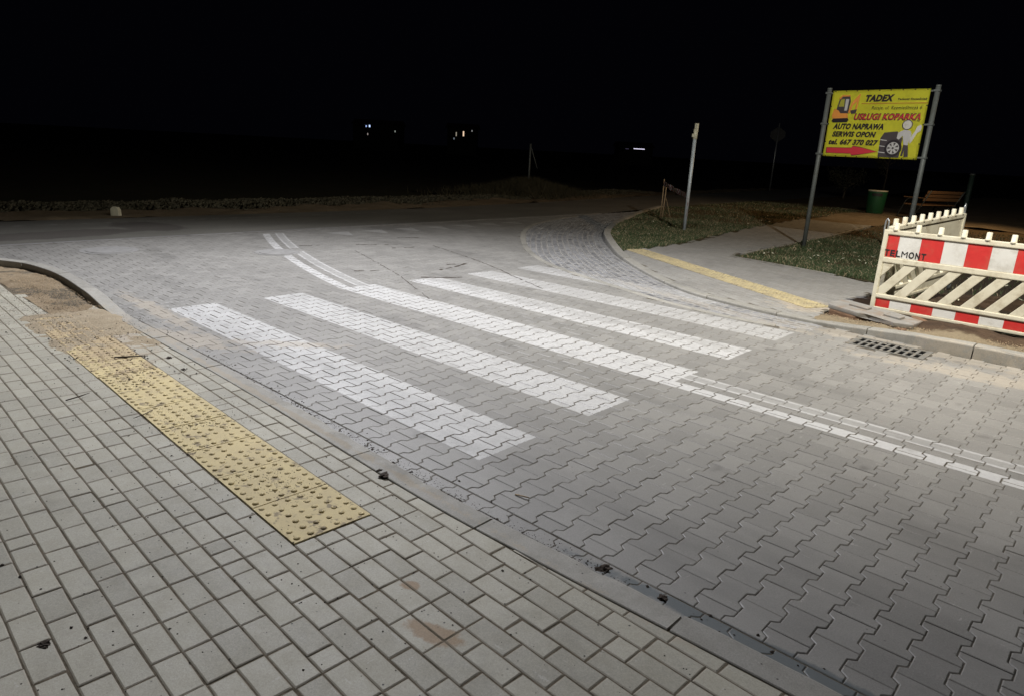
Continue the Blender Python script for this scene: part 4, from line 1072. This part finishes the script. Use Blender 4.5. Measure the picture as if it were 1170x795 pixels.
# weedy mound
root = empty('weedy_mound', (-19.0, 21.5, 0)); tag(root, 'low mound overgrown with dry brown weeds beyond the road', 'mound')
def mh(x, y): return 0.5*math.exp(-((x/1.5)**2+(y/2.0)**2))+0.12*(vnoise(x, y, 1.6, 3)-.5)
bm = bmesh.new(); g = {}
for i in range(41):
    for j in range(51):
        x = -3+i*.15; y = -3.75+j*.15; g[(i, j)] = bm.verts.new((x, y, mh(x, y)-0.12))
for i in range(40):
    for j in range(50):
        f = bm.faces.new((g[(i, j)], g[(i+1, j)], g[(i+1, j+1)], g[(i, j+1)])); f.smooth = True
obj('soil', bm, M_fieldsoil, root)
V = []; F = []
for _ in range(9000):
    x, y = random.gauss(0, 1.1), random.gauss(0, 1.5); z = mh(x, y)-0.12; h = random.uniform(.1, .35); a = random.uniform(0, 2*pi); w = .012
    b = len(V); lx, ly = random.gauss(0, h*.5), random.gauss(0, h*.5)
    V += [(x-w*cos(a), y-w*sin(a), z), (x+w*cos(a), y+w*sin(a), z), (x+lx, y+ly, z+h)]; F.append((b, b+1, b+2))
me = bpy.data.meshes.new('weeds'); me.from_pydata(V, [], F); w = obj('weeds', me, M_bush, root); w['kind'] = 'stuff'
root = empty('wooden_post', (-21.1, 24.0, 0.2)); tag(root, 'thin grey post with a slanting stay rising behind the weedy mound', 'post')
bm = bmesh.new(); tube(bm, [(0, 0, -0.3), (0, 0, 1.75)], 0.045, 8); obj('upright', bm, M_galv_dull, root)
bm = bmesh.new(); tube(bm, [(0.0, 0, 1.7), (0.25, 0.25, 0.7)], 0.02, 6); obj('stay', bm, M_galv_dull, root)
# young tree and bush behind the signboard
def tree(name, loc, h, cr, n, label, cat='tree'):
    root = empty(name, loc); tag(root, label, cat)
    bm = bmesh.new(); tube(bm, [(0, 0, -0.1), (0.04, 0.02, h*.4), (0.02, -.03, h*.8)], [0.06, 0.045, 0.02], 8)
    tips = []
    for i in range(9):
        a = random.uniform(0, 2*pi); z = h*random.uniform(.35, .7); t = (cos(a)*cr*.8, sin(a)*cr*.8, z+random.uniform(.3, .6)*cr*1.5); tube(bm, [(0.03, 0, z), ((t[0])*.5, t[1]*.5, (z+t[2])/2+.05), t], [.02, .014, .006], 6); tips.append(t)
    obj('trunk', bm, M_bark, root)
    V = []; F = []
    for _ in range(n):
        t = random.choice(tips); k = random.uniform(.4, 1.15); P = Vector((t[0]*k, t[1]*k, t[2]*(.75+.3*k)))+Vector((random.gauss(0, cr*.16), random.gauss(0, cr*.16), random.gauss(0, cr*.2)))
        s = random.uniform(.03, .07); a = Vector((random.gauss(0, 1), random.gauss(0, 1), random.gauss(0, 1))).normalized(); b = a.orthogonal().normalized(); c = a.cross(b); q_ = len(V)
        V += [tuple(P-b*s), tuple(P-c*s*.5), tuple(P+b*s), tuple(P+c*s*.5)]; F.append((q_, q_+1, q_+2, q_+3))
    me = bpy.data.meshes.new('crown'); me.from_pydata(V, [], F); obj('crown', me, M_bush, root)
random.seed(43)
tree('young_tree', (-12.3, 46, 0), 3.1, 0.9, 900, 'slim young tree with sparse leaves behind and below the yellow board')
tree('low_bush', (-12.6, 40, 0), 1.0, 0.9, 1600, 'low rounded bare bush at the edge of the path behind the signboard', 'bush')

# distant houses whose lit windows show on the horizon
def house(name, px_dir, dist, w, d, h, lights, label, zoff=0.0):
    # px_dir = lateral offset per metre of depth in the camera's ground frame
    c = to_world((px_dir*dist, dist, 0)); ang = math.atan2(fv.y, fv.x)-pi/2
    root = empty(name, (c.x, c.y, -0.12), ang); tag(root, label, 'house')
    bm = bmesh.new(); box(bm, (0, d/2, h/2), (w, d, h)); obj('wall', bm, M_wall, root)
    bm = bmesh.new(); v = [bm.verts.new(p) for p in ((-w/2-.4, -.4, h), (w/2+.4, -.4, h), (w/2+.4, d+.4, h), (-w/2-.4, d+.4, h), (-w/2-.4, d/2, h+1.0), (w/2+.4, d/2, h+1.0))]
    for f in ((0, 1, 5, 4), (2, 3, 4, 5), (1, 2, 5), (3, 0, 4), (3, 2, 1, 0)): bm.faces.new([v[k] for k in f])
    obj('roof', bm, M_roof, root)
    for (x, z, ww, hh, col, s) in lights:
        bm = bmesh.new(); box(bm, (x, -0.03, z), (ww+.16, 0.05, hh+.16)); wf = obj('window', bm, M_wall, root)
        bm = bmesh.new(); box(bm, (x, -0.07, z), (ww, 0.03, hh)); obj('pane', bm, emit('window_glow', col, s), wf)
# (horizon stands near y=170 of the photo; one photo pixel at 150 m is 0.19 m)
house('distant_house', -0.205, 150, 9.4, 8, 5.2, [(-1.9, 4.75, .25, .35, (.4, .55, 1), .9), (-1.2, 4.8, .3, .45, (.5, .65, 1), 1.4), (-1.6, 3.2, .15, .4, (1, .85, .8), .35), (4.1, 4.0, .2, .35, (.9, 1, .9), .25)], 'dark distant house with small bluish lights, leftmost on the horizon')
house('distant_house', -0.085, 150, 6, 6, 5.3, [(-1.15, 4.1, .2, .8, (1, .9, .7), .3), (.35, 4.25, .28, 1.0, (1, .72, .5), .9), (-1.6, 3.2, .25, .35, (.7, .85, 1), .18), (2.1, 4.9, .2, .3, (1, 1, 1), .25)], 'dark distant house with warm lit windows, middle of the horizon lights')
house('distant_hall', 0.158, 150, 7, 8, 3.4, [(.6, 3.05, 2.3, .14, (.82, .78, 1), 1.2), (-1.9, 2.95, .7, .14, (.6, .5, .9), .06)], 'long low dark hall with a thin bright strip light, right on the horizon')

# ------------------------------------------------------------------ debris on the paving
def clod(x, y, s, z, label, mat=M_clod, flat=0.5, seed=1, cat='dirt clod', group='dark clods and leaves on the paving', name='dirt_clod'):
    s *= 0.72; random.seed(seed); bm = bmesh.new(); bmesh.ops.create_icosphere(bm, subdivisions=3, radius=s)
    for v in bm.verts:
        k = 1+1.5*(vnoise(v.co.x/s+5, v.co.y/s+v.co.z/s, 2.4, seed)-.5)+0.7*(vnoise(v.co.x/s+5, v.co.y/s-v.co.z/s, 6, seed)-.5); v.co = Vector((v.co.x*k*1.3, v.co.y*k, max(v.co.z*flat*k, -s*.1)))
    o = obj(name, bm, mat, loc=(x, y, z), rot=(0, 0, seed)); tag(o, label, cat, group)
clod(-2.69, 2.03, 0.030, 0.014, 'dark clod on the kerb line beside the end of the yellow tactile strip', seed=2)
clod(-2.76, 2.06, 0.018, 0.014, 'smaller crumb touching the clod by the end of the yellow strip', seed=8)
clod(-1.40, 2.22, 0.028, 0.0, 'wet black clod against the kerb, in the foreground gutter', seed=4)
clod(-1.12, 2.235, 0.022, 0.0, 'crumbled black clod in the gutter, nearest the camera', seed=5)
clod(-5.40, 2.02, 0.024, 0.01, 'small dark lump beside the sandy half of the tactile strip', seed=6)
clod(-5.05, 1.98, 0.020, 0.01, 'small round lump just beyond the yellow strip edge', seed=9)
clod(-2.45, 0.42, 0.022, 0.01, 'dark crumb on the pavement in the bottom left foreground', seed=10)
for k, (x0_, y0_, x1_, y1_, r, lb) in enumerate([(-4.86, 1.16, -4.90, 1.31, .004, 'thin dark twig lying on the grey bricks left of the tactile strip'),
        (-4.36, 1.50, -4.28, 1.36, .003, 'short bent twig at the left edge of the tactile strip'),
        (-5.62, 1.70, -5.50, 1.90, .006, 'dark stick lying on the sandy part of the tactile strip'),
        (-2.10, 2.42, -2.02, 2.44, .004, 'tiny straw lying on the road pavers by the gutter')]):
    bm = bmesh.new(); m = Vector(((x0_+x1_)/2+.02, (y0_+y1_)/2, 0.028 if k != 3 else 0.012)); z = 0.02 if k != 3 else .004
    tube(bm, [(x0_, y0_, z), tuple(m), (x1_, y1_, z+.006)], [r, r, r*.5], 6); o = obj('twig', bm, M_wood if k == 3 else M_clod); tag(o, lb, 'twig', 'twigs on the paving')
# grit too fine to count
V = []; F = []; random.seed(51)
def bit(x, y, z, s):
    b = len(V); a = random.uniform(0, 6.28); h = s*random.uniform(.4, .9)
    for i in range(4): V.append((x+s*cos(a+i*1.57)*random.uniform(.6, 1.2), y+s*sin(a+i*1.57)*random.uniform(.6, 1.2), z))
    V.append((x, y, z+h)); 
    for i in range(4): F.append((b+i, b+(i+1) % 4, b+4))
for _ in range(9500):
    r = random.random()
    if r < .35:
        p = random.uniform(-5.2, 0); q_ = random.gauss(.2, .12); x, y = BT(p, q_); z = .014; s = random.uniform(.0015, .005)
        if vnoise(x, y, 4, 2) < .45: continue
    elif r < .60: p = random.uniform(-7.0, -4.4); q_ = random.gauss(.3, .25); x, y = BT(p+2.4-1.8, q_); z = .015; s = random.uniform(.002, .006)
    elif r < .85:
        x = random.uniform(-7, 1.2); y = kerb_y(x)+.145+abs(random.gauss(0, .03)); z = -.002; s = random.uniform(.002, .006)
        if vnoise(x, y, 1.5, 5) < .4: continue
    else: x = random.uniform(-6, 1); y = random.uniform(.1, 2.0); z = .010; s = random.uniform(.0015, .005)
    bit(x, y, z, s)
for _ in range(420):
    r = random.random()
    if r < .5: x = random.uniform(-7.2, -4.8); q_ = random.gauss(.25, .2); x, y = BT(x+2.4, q_); z = .015
    elif r < .8: x = random.uniform(-7, 1.2); y = kerb_y(x)+.15+random.gauss(0, .05); z = 0
    else: x = random.uniform(-7, 1); y = random.uniform(.0, 2.0); z = .011
    bit(x, y, z, random.uniform(.005, .011))
me = bpy.data.meshes.new('grit'); me.from_pydata(V, [], F); o = obj('loose_grit', me, M_clod); tag(o, 'fine dark grit and crumbs scattered over the near paving', 'grit', kind='stuff')
V = []; F = []
for _ in range(2600):
    if random.random() < .6: x = random.uniform(-2.6, 1.5); y = random.gauss(8.2, .12); z = .10+min(0, (x+1)*0.03)
    else: x = random.uniform(-9.3, -7.3); y = random.uniform(1.8, 2.2); z = .03
    bit(x, y, z, random.uniform(.003, .009))
me = bpy.data.meshes.new('pebbles'); me.from_pydata(V, [], F); o = obj('loose_pebbles', me, M_wood); tag(o, 'small pale pebbles mixed into the bare sandy soil', 'pebbles', kind='stuff')
# fallen leaves on the lawns, pale
V = []; F = []; random.seed(61)
for _ in range(900):
    poly = gl if random.random() < .45 else gr
    x = random.uniform(-12, 1); y = random.uniform(10.4, 22)
    if not inside((x, y), poly): continue
    s = random.uniform(.015, .04); a = random.uniform(0, 6.28); b = len(V); z = .085
    V += [(x-s*cos(a), y-s*sin(a), z), (x+s*.5*sin(a), y-s*.5*cos(a), z+.01), (x+s*cos(a), y+s*sin(a), z+.02), (x-s*.5*sin(a), y+s*.5*cos(a), z+.006)]; F.append((b, b+1, b+2, b+3))
me = bpy.data.meshes.new('leaves'); me.from_pydata(V, [], F); o = obj('fallen_leaves', me, M_sleeve); tag(o, 'pale fallen leaves scattered on both lawns', 'leaves', kind='stuff')
# dark joints and tyre scuffs in the junction
def crack(pts, w, label, seed):
    random.seed(seed); P = resample(smooth_path([Vector(p) for p in pts], 8), 0.07); st_ = []; bm = bmesh.new()
    A = []
    for i, p in enumerate(P):
        t = (P[min(i+1, len(P)-1)]-P[max(i-1, 0)]).normalized(); n_ = Vector((-t.y, t.x)); j = random.gauss(0, .006); ww = w*random.uniform(.25, 1.1)
        A.append((bm.verts.new((p.x+n_.x*(j-ww), p.y+n_.y*(j-ww), .0025)), bm.verts.new((p.x+n_.x*(j+ww), p.y+n_.y*(j+ww), .0025))))
    for i, (a, b) in enumerate(zip(A, A[1:])):
        if random.random() < .82: bm.faces.new((a[0], b[0], b[1], a[1]))
    struct(obj('road_crack', bm, M_clod), label)
crack([(-9.21, 8.02), (-7.80, 7.62), (-6.89, 7.28), (-6.32, 7.03), (-5.58, 6.73)], 0.010, None, 1)
crack([(-9.41, 6.52), (-7.51, 5.84), (-6.87, 5.56), (-5.9, 5.1)], 0.006, None, 2)
for k, (x, y, dx, dy) in enumerate([(-9.9, 6.9, .25, .5), (-9.3, 7.2, .1, .45), (-10.3, 8.1, .2, .5), (-7.3, 6.5, -.2, .7), (-7.0, 5.9, .3, .5), (-7.9, 5.3, .2, .5), (-10.2, 6.0, .1, .4), (-7.6, 6.9, .1, .4)]):
    crack([(x, y), (x+dx*.5+.03, y+dy*.5), (x+dx, y+dy)], 0.026, None, 10+k)
